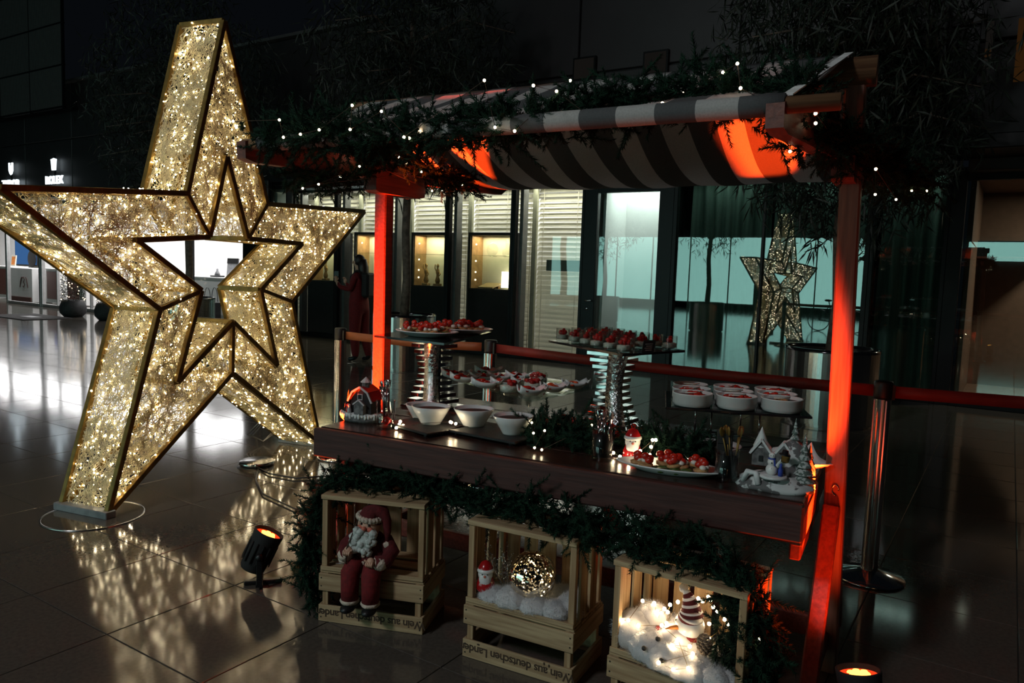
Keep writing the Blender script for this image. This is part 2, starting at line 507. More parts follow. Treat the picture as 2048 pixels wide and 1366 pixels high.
# right hand block and its deep canopy
wr = thing('wall_right', None, None, F(0, 11, 0), RZF); struct(wr)
for j in range(3):
    MB().box((1.75, -.12, 3.6 + j * 1.5), (4.6, .5, 1.47), ch=.01).build('cladding_panel', 'wall_panel', wr)
MB().box((1.9, -.5, 3.08), (4.9, 1.3, .16), ch=.01).build('canopy_edge', 'frame_black', wr)
for x, z, w, h, m in ((-.45, 4.3, .07, .55, 'cool_window'), (-.455, 4.2, .06, .10, 'amber_window'), (.02, 4.2, .4, .7, 'amber_window')):
    MB().box((x, -.385, z), (w, .03, h)).build('window', m, wr)
for i, (x, z) in enumerate(((-5.96, 4.73), (-4.75, 4.68))):
    w = fthing('window_%d' % (11 + i), None, None, x, 10.99, z); struct(w)
    MB().box((0, 0, 0), (.40, .05, .36)).build('frame', 'frame_black', w)
    MB().box((0, -.02, 0), (.34, .03, .30)).build('pane', 'cool_window', w)
# perforated metal screens up on the left
scr = thing('wall_left', None, None, F(-23.4, 10.4, 5.3), RZF); struct(scr)
for i in range(3):
    for j in range(3):
        b = MB(); cx, cz = -1.7 + i * 1.7, .55 + j * 1.05
        for k in range(34): b.box((cx - .81 + k * .049, 0, cz), (.022, .012, 1.0))
        for k in range(20): b.box((cx, .008, cz - .49 + k * .0515), (1.64, .008, .024))
        b.build('perforated_panel', 'frame_grey', scr)
for i in range(4): MB().box((-2.55 + i * 1.7, .03, 1.6), (.06, .06, 3.3)).build('post', 'frame_black', scr)
for j in range(4): MB().box((0, .03, .02 + j * 1.05), (5.2, .06, .05)).build('rail', 'frame_black', scr)

# ---- shop interiors (walls, ceilings)
def room(n, x0, x1, y0, y1, z1, m, floor_m=None):
    t = thing('wall_%s' % n, None, None, F((x0 + x1) / 2, (y0 + y1) / 2, 0), RZF); struct(t)
    w, d = x1 - x0, y1 - y0
    MB().box((0, d / 2, z1 / 2), (w, .06, z1)).build('back_panel', m, t)
    MB().box((-w / 2, 0, z1 / 2), (.06, d, z1)).build('side_panel', m, t)
    MB().box((w / 2, 0, z1 / 2), (.06, d, z1)).build('side_panel', m, t)
    MB().box((0, 0, z1 + .03), (w + .1, d + .1, .06)).build('ceiling_panel', 'white_wall' if m != 'room_brown' else 'room_brown', t)
    if floor_m: MB().box((0, 0, .006), (w, d, .012)).build('floor_panel', floor_m, t)
    return t
room('shop_left', -35.0, -14.3, 11.1, 14.6, 3.06, 'white_wall')
room('shop_middle', -13.6, -5.86, 11.25, 13.1, 3.02, 'white_wall')
room('shop_porch', -5.6, -4.55, 11.2, 12.0, 3.02, 'white_wall')
room('shop_curtain', -4.4, -.75, 11.2, 12.6, 3.02, 'frame_black')
room('shop_right', -.5, 4.2, 11.2, 13.6, 2.9, 'room_brown', 'room_brown')

# ---- windows, doors of the ground floor
wn = [0]
def window(x0, x1, z0, z1, pane, frame='frame_black', fw=.06, y=11.0, posts=(), kind='window', rails=()):
    wn[0] += 1
    t = thing('%s_%d' % (kind, wn[0]), None, None, F((x0 + x1) / 2, y, 0), RZF); struct(t)
    w = x1 - x0
    for sx in (-1, 1):
        MB().box((sx * (w / 2 - fw / 2), 0, (z0 + z1) / 2), (fw, .10, z1 - z0), ch=.004).build('jamb', frame, t)
    MB().box((0, 0, z1 - fw / 2), (w - 2 * fw, .10, fw), ch=.004).build('head', frame, t)
    MB().box((0, 0, z0 + .04), (w - 2 * fw, .10, .08), ch=.004).build('sill', frame, t)
    xs = [-w / 2 + fw] + [p - (x0 + x1) / 2 for p in posts] + [w / 2 - fw]
    for p in xs[1:-1]:
        MB().box((p, 0, (z0 + z1) / 2), (.035, .08, z1 - z0 - .1), ch=.003).build('mullion', frame, t)
    for zr in rails:
        MB().box((0, 0, zr), (w - 2 * fw, .08, .04), ch=.003).build('rail', frame, t)
    for a, c in zip(xs[:-1], xs[1:]):
        MB().box(((a + c) / 2, .01, (z0 + z1) / 2), (c - a - .004, .012, z1 - z0 - .12)).build('pane', pane, t)
    return t
window(-25.5, -23.4, 0, 3.0, 'store_glass', 'frame_alu', .10)
window(-23.4, -21.2, 0, 3.0, 'store_glass', 'frame_alu', .09, posts=(-22.5,))
window(-21.2, -18.6, 0, 3.0, 'store_glass', 'frame_alu', .09, posts=(-20.75,))
window(-18.6, -16.35, 0, 3.0, 'store_glass', 'frame_black', .09, posts=())
window(-16.35, -14.25, 0, 3.0, 'store_glass', 'frame_black', .10)
for i, x in enumerate((-14.0, -12.78, -13.55)):
    t = fthing('trim_%d' % (i + 1), None, None, x, 10.97, 0); struct(t)
    MB().box((0, 0, 1.62), (.44 if i == 0 else .17, .12, 3.24), ch=.01).build('column_casing', 'frame_black' if i == 0 else 'frame_grey', t)
t = window(-13.46, -12.87, 0, 3.2, 'dark_glass', 'frame_black', .07, kind='door')
lk = [('bay far left', -12.70, -11.45), ('second bay', -11.45, -10.05), ('middle bay', -10.05, -8.62), ('fourth bay', -8.62, -7.20), ('bay beside the dark door', -7.20, -5.83)]
sl = MB(); sl.box((0, 0, 0), (1, .094, .006)); slme = sl.mesh('slat', 'blind_slat')
split = (-12.05, -10.8, -9.50, -8.12, -6.78)
for k, (nm, x0, x1) in enumerate(lk):
    window(x0, x1, 0, 3.0, 'shop_glass', 'frame_black', .05)
    # bright grey casing beside each pillar, cream post inside
    t = fthing('trim_%d' % (wn[0] + 20), None, None, x0 + .09, 11.16, 0); struct(t)
    MB().box((0, 0, 1.5), (.07, .16, 3.0), ch=.004).build('casing', 'frame_grey', t)
    t = fthing('trim_%d' % (wn[0] + 30), None, None, split[k] * 1.042, 11.46, 0); struct(t)
    MB().box((0, 0, 1.5), (.09, .06, 3.0), ch=.004).build('post', 'cream_post', t)
    for q, (a, c) in enumerate(((x0 * 1.053 + .02, split[k] * 1.048 - .05), (split[k] * 1.048 + .05, x1 * 1.053 - .03))):
        bl = fthing('venetian_blind', '%s cream slatted blind behind the glass of the %s' % (('narrow', 'wide')[q], nm), 'blind', (a + c) / 2, 11.58, .06, 'slatted blinds in the shop window')
        MB().box((0, 0, 2.90), (c - a, .07, .05), ch=.004).build('head_rail', 'cream', bl)
        b = MB()
        for sx in (-.38, .38): b.box((sx * (c - a), -.035, 1.45), (.012, .003, 2.85))
        b.build('ladder_cord', 'cream', bl)
        for i in range(34):
            z = .06 + i * .0845
            o = link('slat', slme, bl, (0, 0, z), (math.radians(52 if (k == 4 and i < 18) else (42 if k == 4 else 50)) + rnd.uniform(-.03, .03), 0, 0)); o.scale = (c - a, 1, 1)
t = fthing('trim_60', None, None, -6.28, 11.40, 0); struct(t)
MB().box((0, 0, 1.61), (.96, .05, .19), ch=.004).build('transom', 'curtain', t)

# dark framed glass door with the white panel behind it
t = window(-5.83, -4.33, 0, 3.0, 'dark_glass', 'frame_black', .23, kind='door')
MB().tube([(-.64, -.06, 1.06), (-.64, -.12, 1.06), (-.54, -.12, 1.06)], .012, 8).build('door_handle', 'chrome', t)
MB().lathe([(0, 0), (.028, 0), (.028, .012), (0, .012)], 12, M=RM(PI / 2, 0, 0, (-.64, -.05, .93))).build('lock', 'chrome', t)
window(-4.33, -1.60, 0, 3.0, 'dark_glass', 'frame_black', .06, posts=(-2.99,))
window(-1.60, -.72, 0, 3.0, 'dark_glass', 'frame_black', .05)
window(-.72, 4.0, 0, 2.95, 'dark_glass', 'frame_black', .16, posts=(1.6,))
# pleated curtains
def curtain(x0, x1, label):
    t = fthing('curtain', label, 'curtain', (x0 + x1) / 2, 11.42, .05, 'green curtains behind the glass')
    n = int((x1 - x0) / .02); g = []
    for i in range(n + 1):
        x = x0 - (x0 + x1) / 2 + (x1 - x0) * i / n
        y = .035 * math.sin(x * 34 + 1.3 * math.sin(x * 5)) + .015 * math.sin(x * 13)
        g.append([(x + .01 * math.sin(z * 2 + x * 7), y * (1 - .15 * math.sin(z * 2)), z) for z in (0, .7, 1.4, 2.1, 2.86)])
    MB().quads(g).build('cloth', 'curtain', t)
    MB().tube([(-(x1 - x0) / 2, 0, 2.88), ((x1 - x0) / 2, 0, 2.88)], .012, 6).build('curtain_rail', 'frame_black', t)
curtain(-4.2, -3.02, 'dark green pleated curtain behind the glass right beside the dark door')
curtain(-2.96, -1.66, 'dark green pleated curtain in the pane where the star is mirrored')
curtain(-1.54, -.78, 'narrow dark green curtain right of the steel planter')
t = fthing('ceiling_downlight', 'small round downlight in the ceiling of the brown room', 'downlight', -.22, 11.7, 2.895)
MB().lathe([(0, 0), (.05, 0), (.06, -.008), (.06, .004), (0, .004)], 16).build('rim', 'chrome', t)
MB().lathe([(0, -.004), (.042, -.004)], 16).build('bulb', 'downlight', t)
t = fthing('wall_shelf', 'pale wall shelf in the brown room behind the right pane', 'shelf', -.05, 13.2, 2.05)
MB().box((0, 0, 0), (.9, .4, .22), ch=.01).build('box', 'cool_window', t)  # faint glow put into the box colour; the shelf is no lamp
MB().box((0, 0, -.13), (.92, .42, .03), ch=.01).build('board', 'brown_panel', t)

# ---- showcases
def showcase(x0, x1, label, items):
    w = x1 - x0; d = .40
    t = fthing('display_cabinet', label, 'cabinet', (x0 + x1) / 2, 11.30, .03, 'lit display cabinets in the window')
    MB().box((0, 0, .55), (w, d, 1.10), ch=.005).build('plinth', 'black_matt', t)
    b = MB(); fw = .045
    b.box((0, 0, 2.10), (w, d, .05)); b.box((0, 0, 1.115), (w, d, .03))
    for sx in (-1, 1): b.box((sx * (w / 2 - fw / 2), 0, 1.6), (fw, d, 1.0))
    b.build('housing', 'black_matt', t)
    MB().box((0, d / 2 - .02, 1.6), (w - .1, .02, .98)).build('back_panel', 'cream', t)
    MB().box((-w / 2 + .055, 0, 1.6), (.02, d - .06, .96)).build('side_panel', 'wood_shelf', t)
    MB().box((0, -d / 2 + .008, 1.6), (w - .1, .006, .95)).build('pane', 'thin_glass', t)
    MB().box((0, 0, 1.72), (w - .12, d - .1, .008)).build('glass_shelf', 'green_glass', t)
    o = lamp('AREA', 'cabinet_lamp', (0, -.02, 2.06), 11, (1, .82, .48), t, shape='RECTANGLE', size=w - .2, size_y=.2)
    for k in (1.28, 1.42, 1.62, 1.92):
        MB().lathe([(0, 0), (.014, 0), (.014, .012), (0, .014)], 10, M=RM(0, PI / 2, 0, (-w / 2 + .066, -.05, k))).build('spot', 'vitrine_lamp', t)
    return t
cabs = [(-12.42, -11.52, 'black display cabinet behind the star tip, farthest left of the lit row'), (-11.08, -10.16, 'black lit display cabinet beside the person in red'),
        (-9.58, -8.68, 'black lit display cabinet holding two slim figurines'), (-8.24, -7.26, 'black lit display cabinet with a glass plate on its shelf and a wooden board')]
for k, (a, c, lb) in enumerate(cabs):
    showcase(a, c, lb, None)
    cx = (a + c) / 2
    if k in (1, 3):
        t = fthing('lightbox', 'glowing white panel inside the cabinet %s' % ('beside the person in red' if k == 1 else 'with the wooden board'), 'lamp', cx + (.24 if k == 3 else .28), 11.34, 1.175)
        MB().box((0, 0, .15), (.28, .03, .30), ch=.004).build('panel', 'vitrine_lamp', t); MB().box((0, 0, .006), (.3, .08, .012)).build('foot', 'cream', t)
    if k in (0, 2):
        for q, x in enumerate((-.22, .06) if k == 2 else (-.1,)):
            t = fthing('figurine', ('left' if q == 0 else 'right') + ' slim bronze figurine standing in the lit cabinet' if k == 2 else 'pale figurine in the cabinet behind the star tip', 'figurine', cx + x, 11.28, 1.165)
            b = MB(); b.box((0, 0, .02), (.13, .11, .04), ch=.005); b.build('base', 'wood_shelf', t)
            b = MB(); b.lathe([(0, .04), (.035, .04), (.05, .10), (.028, .17), (.022, .2), (.04, .25), (.03, .30), (.012, .33), (.024, .36), (.026, .385), (.012, .41), (0, .415)], 12)
            b.tube([(.035, 0, .27), (.08, -.02, .22), (.05, -.04, .17)], .010, 6); b.tube([(-.035, 0, .27), (-.07, 0, .33), (-.045, -.02, .40)], .010, 6)
            b.build('body', 'bread', t)
    if k == 3:
        t = fthing('glass_plate', 'round clear glass plate upright on the cabinet shelf', 'plate', cx - .08, 11.30, 1.73)
        MB().lathe([(0, 0), (.09, .004), (.12, .02), (.125, .024), (.118, .026), (.09, .012), (0, .008)], 28, M=RM(PI / 2 - .15, 0, 0, (0, 0, .125))).build('disc', 'thin_glass', t)
        MB().box((0, .02, .006), (.1, .07, .012)).build('stand', 'cream', t)
        t = fthing('serving_board', 'light wooden board propped in the right display cabinet', 'board', cx - .1, 11.28, 1.165)
        MB().box((0, 0, .055), (.36, .26, .025), M=RM(.3, 0, -.15), ch=.004).build('board', 'wood_crate', t); MB().box((0, .06, .02), (.3, .06, .04)).build('support', 'bread', t)
        t = fthing('glass_carafe', 'clear glass carafe on the cabinet shelf right of the glass plate', 'carafe', cx + .22, 11.30, 1.73)
        MB().lathe([(0, 0), (.05, 0), (.085, .06), (.08, .12), (.03, .19), (.028, .25), (.038, .27)], 20).build('body', 'thin_glass', t)
        MB().ball((0, 0, .29), .025, 10, 6).build('stopper', 'thin_glass', t)

# ---- left shop furniture
for i, (x, w) in enumerate(((-27.95, .95), (-24.80, .75), (-23.5, .9), (-19.2, 2.0), (-16.6, 2.6))):
    t = fthing('shop_counter', ['brown and white shop counter behind the leftmost pane', 'brown fronted shop counter right of the desk', 'white shop counter behind the potted topiary', 'long white counter seen through the star, left part', 'long white counter seen through the star, right part'][i], 'counter', x, 12.2, .0)
    MB().box((0, 0, .53), (w, .5, 1.02), ch=.008).build('body', 'white_wall', t)
    MB().box((0, -.26, .56), (w * .8, .015, .85), ch=.004).build('front_panel', 'brown_panel' if i < 3 else 'white_wall', t)
    MB().box((0, 0, 1.06), (w + .06, .58, .04), ch=.008).build('top', 'white_wall', t)
t = fthing('reception_desk', 'white reception desk with a curly brown emblem', 'desk', -26.05, 11.9, 0)
MB().box((0, 0, .53), (1.5, .6, 1.05), ch=.01).build('body', 'white_wall', t)
MB().box((0, -.02, .08), (1.4, .62, .16), ch=.005).build('plinth', 'brown_panel', t)
b = MB()
for sx in (-1, 1):
    pts = [(.24 + sx * (.05 + .20 * abs(math.sin(a * .5)) ** .7 * 1.0), -.31, .60 + .17 * math.cos(a) + .02) for a in np.linspace(.3, 5.9, 24)]
    b.tube(pts, .012, 6)
b.tube([(.02, -.31, .52), (.10, -.31, .72), (.22, -.31, .78), (.29, -.31, .70), (.22, -.31, .62), (.30, -.31, .54), (.22, -.31, .46), (.14, -.31, .50)], .010, 6)
b.build('emblem', 'brown_panel', t)
t = fthing('wall_screen', 'blue screen on the wall of the left shop', 'screen', -32.0, 14.5, 1.12)
MB().box((0, 0, .5), (1.75, .06, 1.15), ch=.01).build('bezel', 'black', t)
MB().box((0, -.035, .5), (1.66, .01, 1.06)).build('display', 'screen_blue', t)
b = MB(); b.ball((.45, -.045, .62), .17, 14, 8, sc=(1, .05, 1.2)); b.ball((.5, -.045, .2), .34, 14, 8, sc=(1, .04, 1)); b.build('dark_shape', 'black', t)
for i, (x, y, c) in enumerate(((-27.85, 12.2, 'orange'), (-25.15, 12.2, 'blue'), (-23.7, 12.2, 'paper_grey'))):
    t = fthing('framed_card', ['small orange framed card on the leftmost shop counter', 'small blue framed card on the brown shop counter', 'small grey framed card on the counter behind the topiary'][i], 'frame', x, y, 1.08)
    MB().box((0, 0, .18), (.3, .03, .36), M=RM(-.12, 0, 0), ch=.004).build('frame', 'cream', t)
    MB().box((0, -.018, .18), (.22, .008, .27), M=RM(-.12, 0, 0)).build('card', c, t)
t = fthing('picture_board', 'grey picture board standing on the counter seen through the star', 'board', -16.4, 12.2, 1.08)
MB().box((0, 0, .24), (.42, .03, .48), M=RM(-.1, 0, 0), ch=.004).build('board', 'paper_grey', t); MB().box((0, -.02, .42), (.42, .012, .13), M=RM(-.1, 0, 0)).build('header', 'black', t)
t = fthing('jewellery_stand', 'low dark jewellery stand beside the grey picture board', 'stand', -16.85, 12.1, 1.08)
MB().box((0, 0, .02), (.32, .2, .04), ch=.005).build('base', 'black', t); MB().lathe([(0, .04), (.07, .04), (.05, .12), (.025, .16), (.03, .2), (0, .22)], 12).build('bust', 'paper_grey', t)
t = fthing('carrier_bag', 'dark carrier bag with loop handles in the shop window', 'bag', -16.05, 11.35, 0.01)
MB().box((0, 0, .25), (.5, .2, .48), ch=.01).build('body', 'black_matt', t)
MB().tube([(.12 * math.cos(a) , -.1, .5 + .34 * math.sin(a)) for a in np.linspace(0, PI, 14)], .008, 6).build('handle', 'black', t)
MB().tube([(.12 * math.cos(a) , .1, .5 + .34 * math.sin(a)) for a in np.linspace(0, PI, 14)], .008, 6).build('handle', 'black', t)

# ---- lit letters on the dark wall
def sign(x, z, word, label, emblem):
    t = fthing('shop_sign', label, 'sign', x, 10.94, z)
    lettering(word, .30, .02, 'sign_white', t, (0, 0, .12), (PI / 2, 0, 0), bold=.008)
    b = MB()
    if emblem == 'crown':
        b.box((0, 0, .42), (.20, .03, .05))
        for k in range(5):
            x_ = -.12 + .06 * k
            b.bar((x_ * .75, 0, .43), (x_, 0, .68 - .012 * abs(k - 2)), .028, .03)
            b.ball((x_, 0, .70 - .012 * abs(k - 2)), .028, 8, 6)
    else:
        b.prism([(-.12, .74), (-.12, .52), (-.07, .43), (0, .38), (.07, .43), (.12, .52), (.12, .74), (.05, .74), (.05, .66), (-.05, .66), (-.05, .74)], .03)
    b.build('emblem', 'sign_white', t)
    MB().box((0, .03, .4), (.05, .03, .8)).build('bracket', 'frame_black', t)
sign(-22.48, 3.44, 'ROLEX', 'lit white word under a crown emblem on the dark wall', 'crown')
sign(-25.0, 3.42, 'TUDOR', 'lit white word under a shield emblem at the left edge', 'shield')
t = fthing('script_sign', 'lit white script lettering in the shop window behind the star', 'sign', -21.1, 11.35, 2.60)
b = MB(); b.tube([(-.55 + 1.1 * i / 60, 0, .05 + (.09 if i < 14 else .055) * math.sin(i * .85)) for i in range(61)], .016, 6); b.build('lettering', 'sign_dim', t)
b = MB(); b.tube([(-.5, .02, .2), (-.5, .02, .42)], .006, 6); b.tube([(.5, .02, .1), (.5, .02, .42)], .006, 6); b.build('hanger', 'chrome', t)

# ---- potted topiary with lights, door mat
def topiary(x, y, label, h):
    t = fthing('potted_topiary', label, 'plant', x, y, 0, 'topiaries with lights')
    MB().lathe([(0, 0), (.20, 0), (.29, .10), (.30, .24), (.25, .38), (.21, .42), (.18, .42), (.18, .36), (0, .36)], 24).build('pot', 'pot_dark', t)
    rs = np.random.RandomState(int(abs(x) * 10)); n = 1500
    a = rs.rand(n) * 2 * PI; z = rs.rand(n); r = .24 * np.sqrt(np.maximum(.05, 1 - (z * 1.02 - .1) ** 2)) * (.9 + .2 * rs.rand(n))
    P = np.stack([np.cos(a) * r, np.sin(a) * r, .40 + z * h], 1)
    leaves(t, P, rs, .045, .02, 'box_leaf')
    bb = MB().ball((0, 0, 0), .013, 8, 5).mesh('bulb', 'fairy_cool')
    for k in range(70):
        a_, z_ = rs.rand() * 2 * PI, rs.rand(); r_ = .26 * math.sqrt(max(.05, 1 - (z_ * 1.02 - .1) ** 2))
        link('bulb', bb, t, (math.cos(a_) * r_, math.sin(a_) * r_, .42 + z_ * h))
def leaves(parent, P, rs, ln, wd, m, droop=0.0, name='foliage'):
    n = len(P)
    d = rs.randn(n, 3); d[:, 2] -= droop; d /= np.linalg.norm(d, axis=1)[:, None]
    s = np.cross(d, rs.randn(n, 3)); s /= np.linalg.norm(s, axis=1)[:, None]
    q = np.cross(d, s)
    L_ = (ln * (.7 + .6 * rs.rand(n)))[:, None]
    V = np.stack([P, P + d * L_ * .45 + s * wd * .5 + q * wd * .2, P + d * L_, P + d * L_ * .45 - s * wd * .5 + q * wd * .2], 1)
    Fc = np.arange(n)[:, None] * 4 + np.array([[0, 1, 2], ])
    Fc2 = np.arange(n)[:, None] * 4 + np.array([[0, 2, 3], ])
    return stuff(mesh_np(name, V, np.concatenate([Fc, Fc2]), m, False, parent))
topiary(-19.25, 9.75, 'potted topiary with warm lights, left of the two by the shop door', 1.15)
topiary(-17.85, 9.85, 'potted topiary with lights half hidden behind the star', 1.05)
t = fthing('door_mat', 'dark door mat with a pale mark on the floor before the shop', 'mat', -19.6, 8.9, .002)
MB().box((0, 0, .006), (1.9, 1.1, .012), ch=.004).build('mat', 'carpet', t); MB().box((.1, 0, .0125), (.55, .25, .003)).build('printed_mark', 'paper_grey', t)

# ---- trees in steel planters
def tree(x, y, label, h0, cr, n, seed, frame=True, r=.47, cz=4.2, ch=1.9):
    rs = np.random.RandomState(seed)
    t = fthing('potted_tree', label, 'tree', x, y, 0, 'trees in steel planters')
    MB().lathe([(0, 0), (r - .03, 0), (r - .03, .03), (r, .03), (r, .80), (r - .012, .80), (r - .012, .70), (0, .70)], 64, smooth=False).build('planter', 'steel', t)
    MB().lathe([(0, .705), (r - .014, .705)], 32).build('soil', 'soil', t)
    MB().lathe([(r + .004, .77), (r + .004, .805), (r - .02, .805), (r - .02, .77)], 64).build('rim', 'black_gloss', t)
    b = MB(); b.tube([(0, 0, .7), (.03, .01, 1.3), (-.02, .02, 2.0), (.02, 0, 2.8), (0, 0, 3.6), (.05, 0, cz + 1)], [.075, .065, .06, .055, .045, .02], 12)
    for k in range(26):
        a = rs.rand() * 2 * PI; z0 = 2.5 + rs.rand() * 2.2; l = cr * (.5 + .5 * rs.rand())
        b.tube([(0, 0, z0), (math.cos(a) * l * .5, math.sin(a) * l * .5, z0 + .35), (math.cos(a) * l, math.sin(a) * l, z0 + .15)], [.025, .014, .005], 5)
    b.build('trunk', 'bark', t)
    m = n // 9
    q = rs.randn(m, 3); q /= np.linalg.norm(q, axis=1)[:, None]; rr = rs.rand(m) ** .45
    C = q * rr[:, None] * np.array([cr, cr, ch]) + np.array([0, 0, cz])
    P = np.repeat(C, 9, 0) + rs.randn(m * 9, 3) * .09
    leaves(t, P, rs, .20, .022, 'tree_leaf', 1.1)
    return t
tree(-1.55, 8.62, 'tree in a round steel planter behind the right end of the stall', 0, 1.4, 12600, 1, cz=3.75, ch=1.9)
tree(-7.55, 8.62, 'tree in a steel planter behind the left post of the stall', 0, 1.55, 9000, 2, cz=4.4)
tree(-12.85, 8.6, 'tree in a steel planter standing behind the big star', 0, 1.75, 9000, 3, cz=4.4, ch=2.1)
tree(-7.1, 1.2, 'tree in a steel planter mirrored in the teal glass', 0, 1.3, 3500, 4, cz=3.9)
tree(-10.6, .6, 'tree in a steel planter mirrored in the white door panel', 0, 1.3, 3500, 5, cz=3.9)

# ---- across the square: a backlit glass front that the panes and the floor mirror
back = thing('wall_front', None, None, F(-5, -14, 0), RZF + PI); struct(back)
MB().box((0, .3, 4.8), (60, .5, 9.6)).build('upper_wall', 'wall_dark', back)
MB().box((0, -.12, .14), (60, .3, .28)).build('plinth', 'wall_dark', back)
MB().box((8.2, -.1, 1.85), (15.6, .06, 3.1)).build('backlit_glass', 'backlit', back)
MB().box((-5.5, -.1, 2.9), (4.2, .06, .75)).build('backlit_glass', 'backlit', back)
MB().box((-12.5, -.1, 1.6), (2.4, .06, 2.2)).build('added_glow_panel', 'amber_glow', back)  # unseen glowing panel, added so the steel planter mirrors something warm
for i in range(9): MB().box((.4 + i * 1.95, -.15, 1.85), (.05, .06, 3.15)).build('mullion', 'frame_grey', back)
MB().box((8.2, -.15, 3.45), (15.7, .2, .1)).build('lintel', 'frame_grey', back)
t = fthing('info_board', 'upright dark info board mirrored in the teal glass', 'board', -5.75, .35, 0)
MB().box((0, 0, 1.05), (.62, .12, .85), ch=.02).build('panel', 'black_matt', t)
MB().box((0, 0, .35), (.26, .1, .62), ch=.01).build('stem', 'black_matt', t); MB().box((0, 0, .03), (.5, .36, .06), ch=.01).build('foot', 'black_matt', t)
# parked bicycle, seen in the glass
t = fthing('bicycle', 'parked bicycle mirrored in the glass beside the star', 'bicycle', -4.3, -2.2, 0, rz=.15)
for q, x in enumerate((-.52, .52)):
    w = MB(); w.lathe([(.315, -.018), (.335, 0), (.315, .018), (.305, 0), (.315, -.018)], 32, M=RM(PI / 2, 0, 0, (x, 0, .335)))
    o = w.build('wheel', 'black', t)
    s_ = MB()
    for k in range(14):
        a = 2 * PI * k / 14; s_.tube([(x, 0, .335), (x + .31 * math.cos(a), 0, .335 + .31 * math.sin(a))], .0025, 4)
b = MB(); A, Bq, C_, D_ = (-.52, 0, .335), (-.12, 0, .30), (-.22, 0, .78), (.36, 0, .80)
for p, q in ((A, Bq), (A, C_), (Bq, C_), (C_, D_), (Bq, D_), (D_, (.52, 0, .335)), (C_, (-.25, 0, .90)), (D_, (.33, 0, 1.0))): b.tube([p, q], .016, 8)
b.build('frame', 'black', t)
MB().ball((-.27, 0, .93), .12, 12, 6, sc=(1, .55, .3)).build('saddle', 'black', t)
MB().tube([(.22, -.28, 1.02), (.32, -.12, 1.02), (.33, 0, 1.0), (.32, .12, 1.02), (.22, .28, 1.02)], .013, 8).build('handlebar', 'chrome', t)

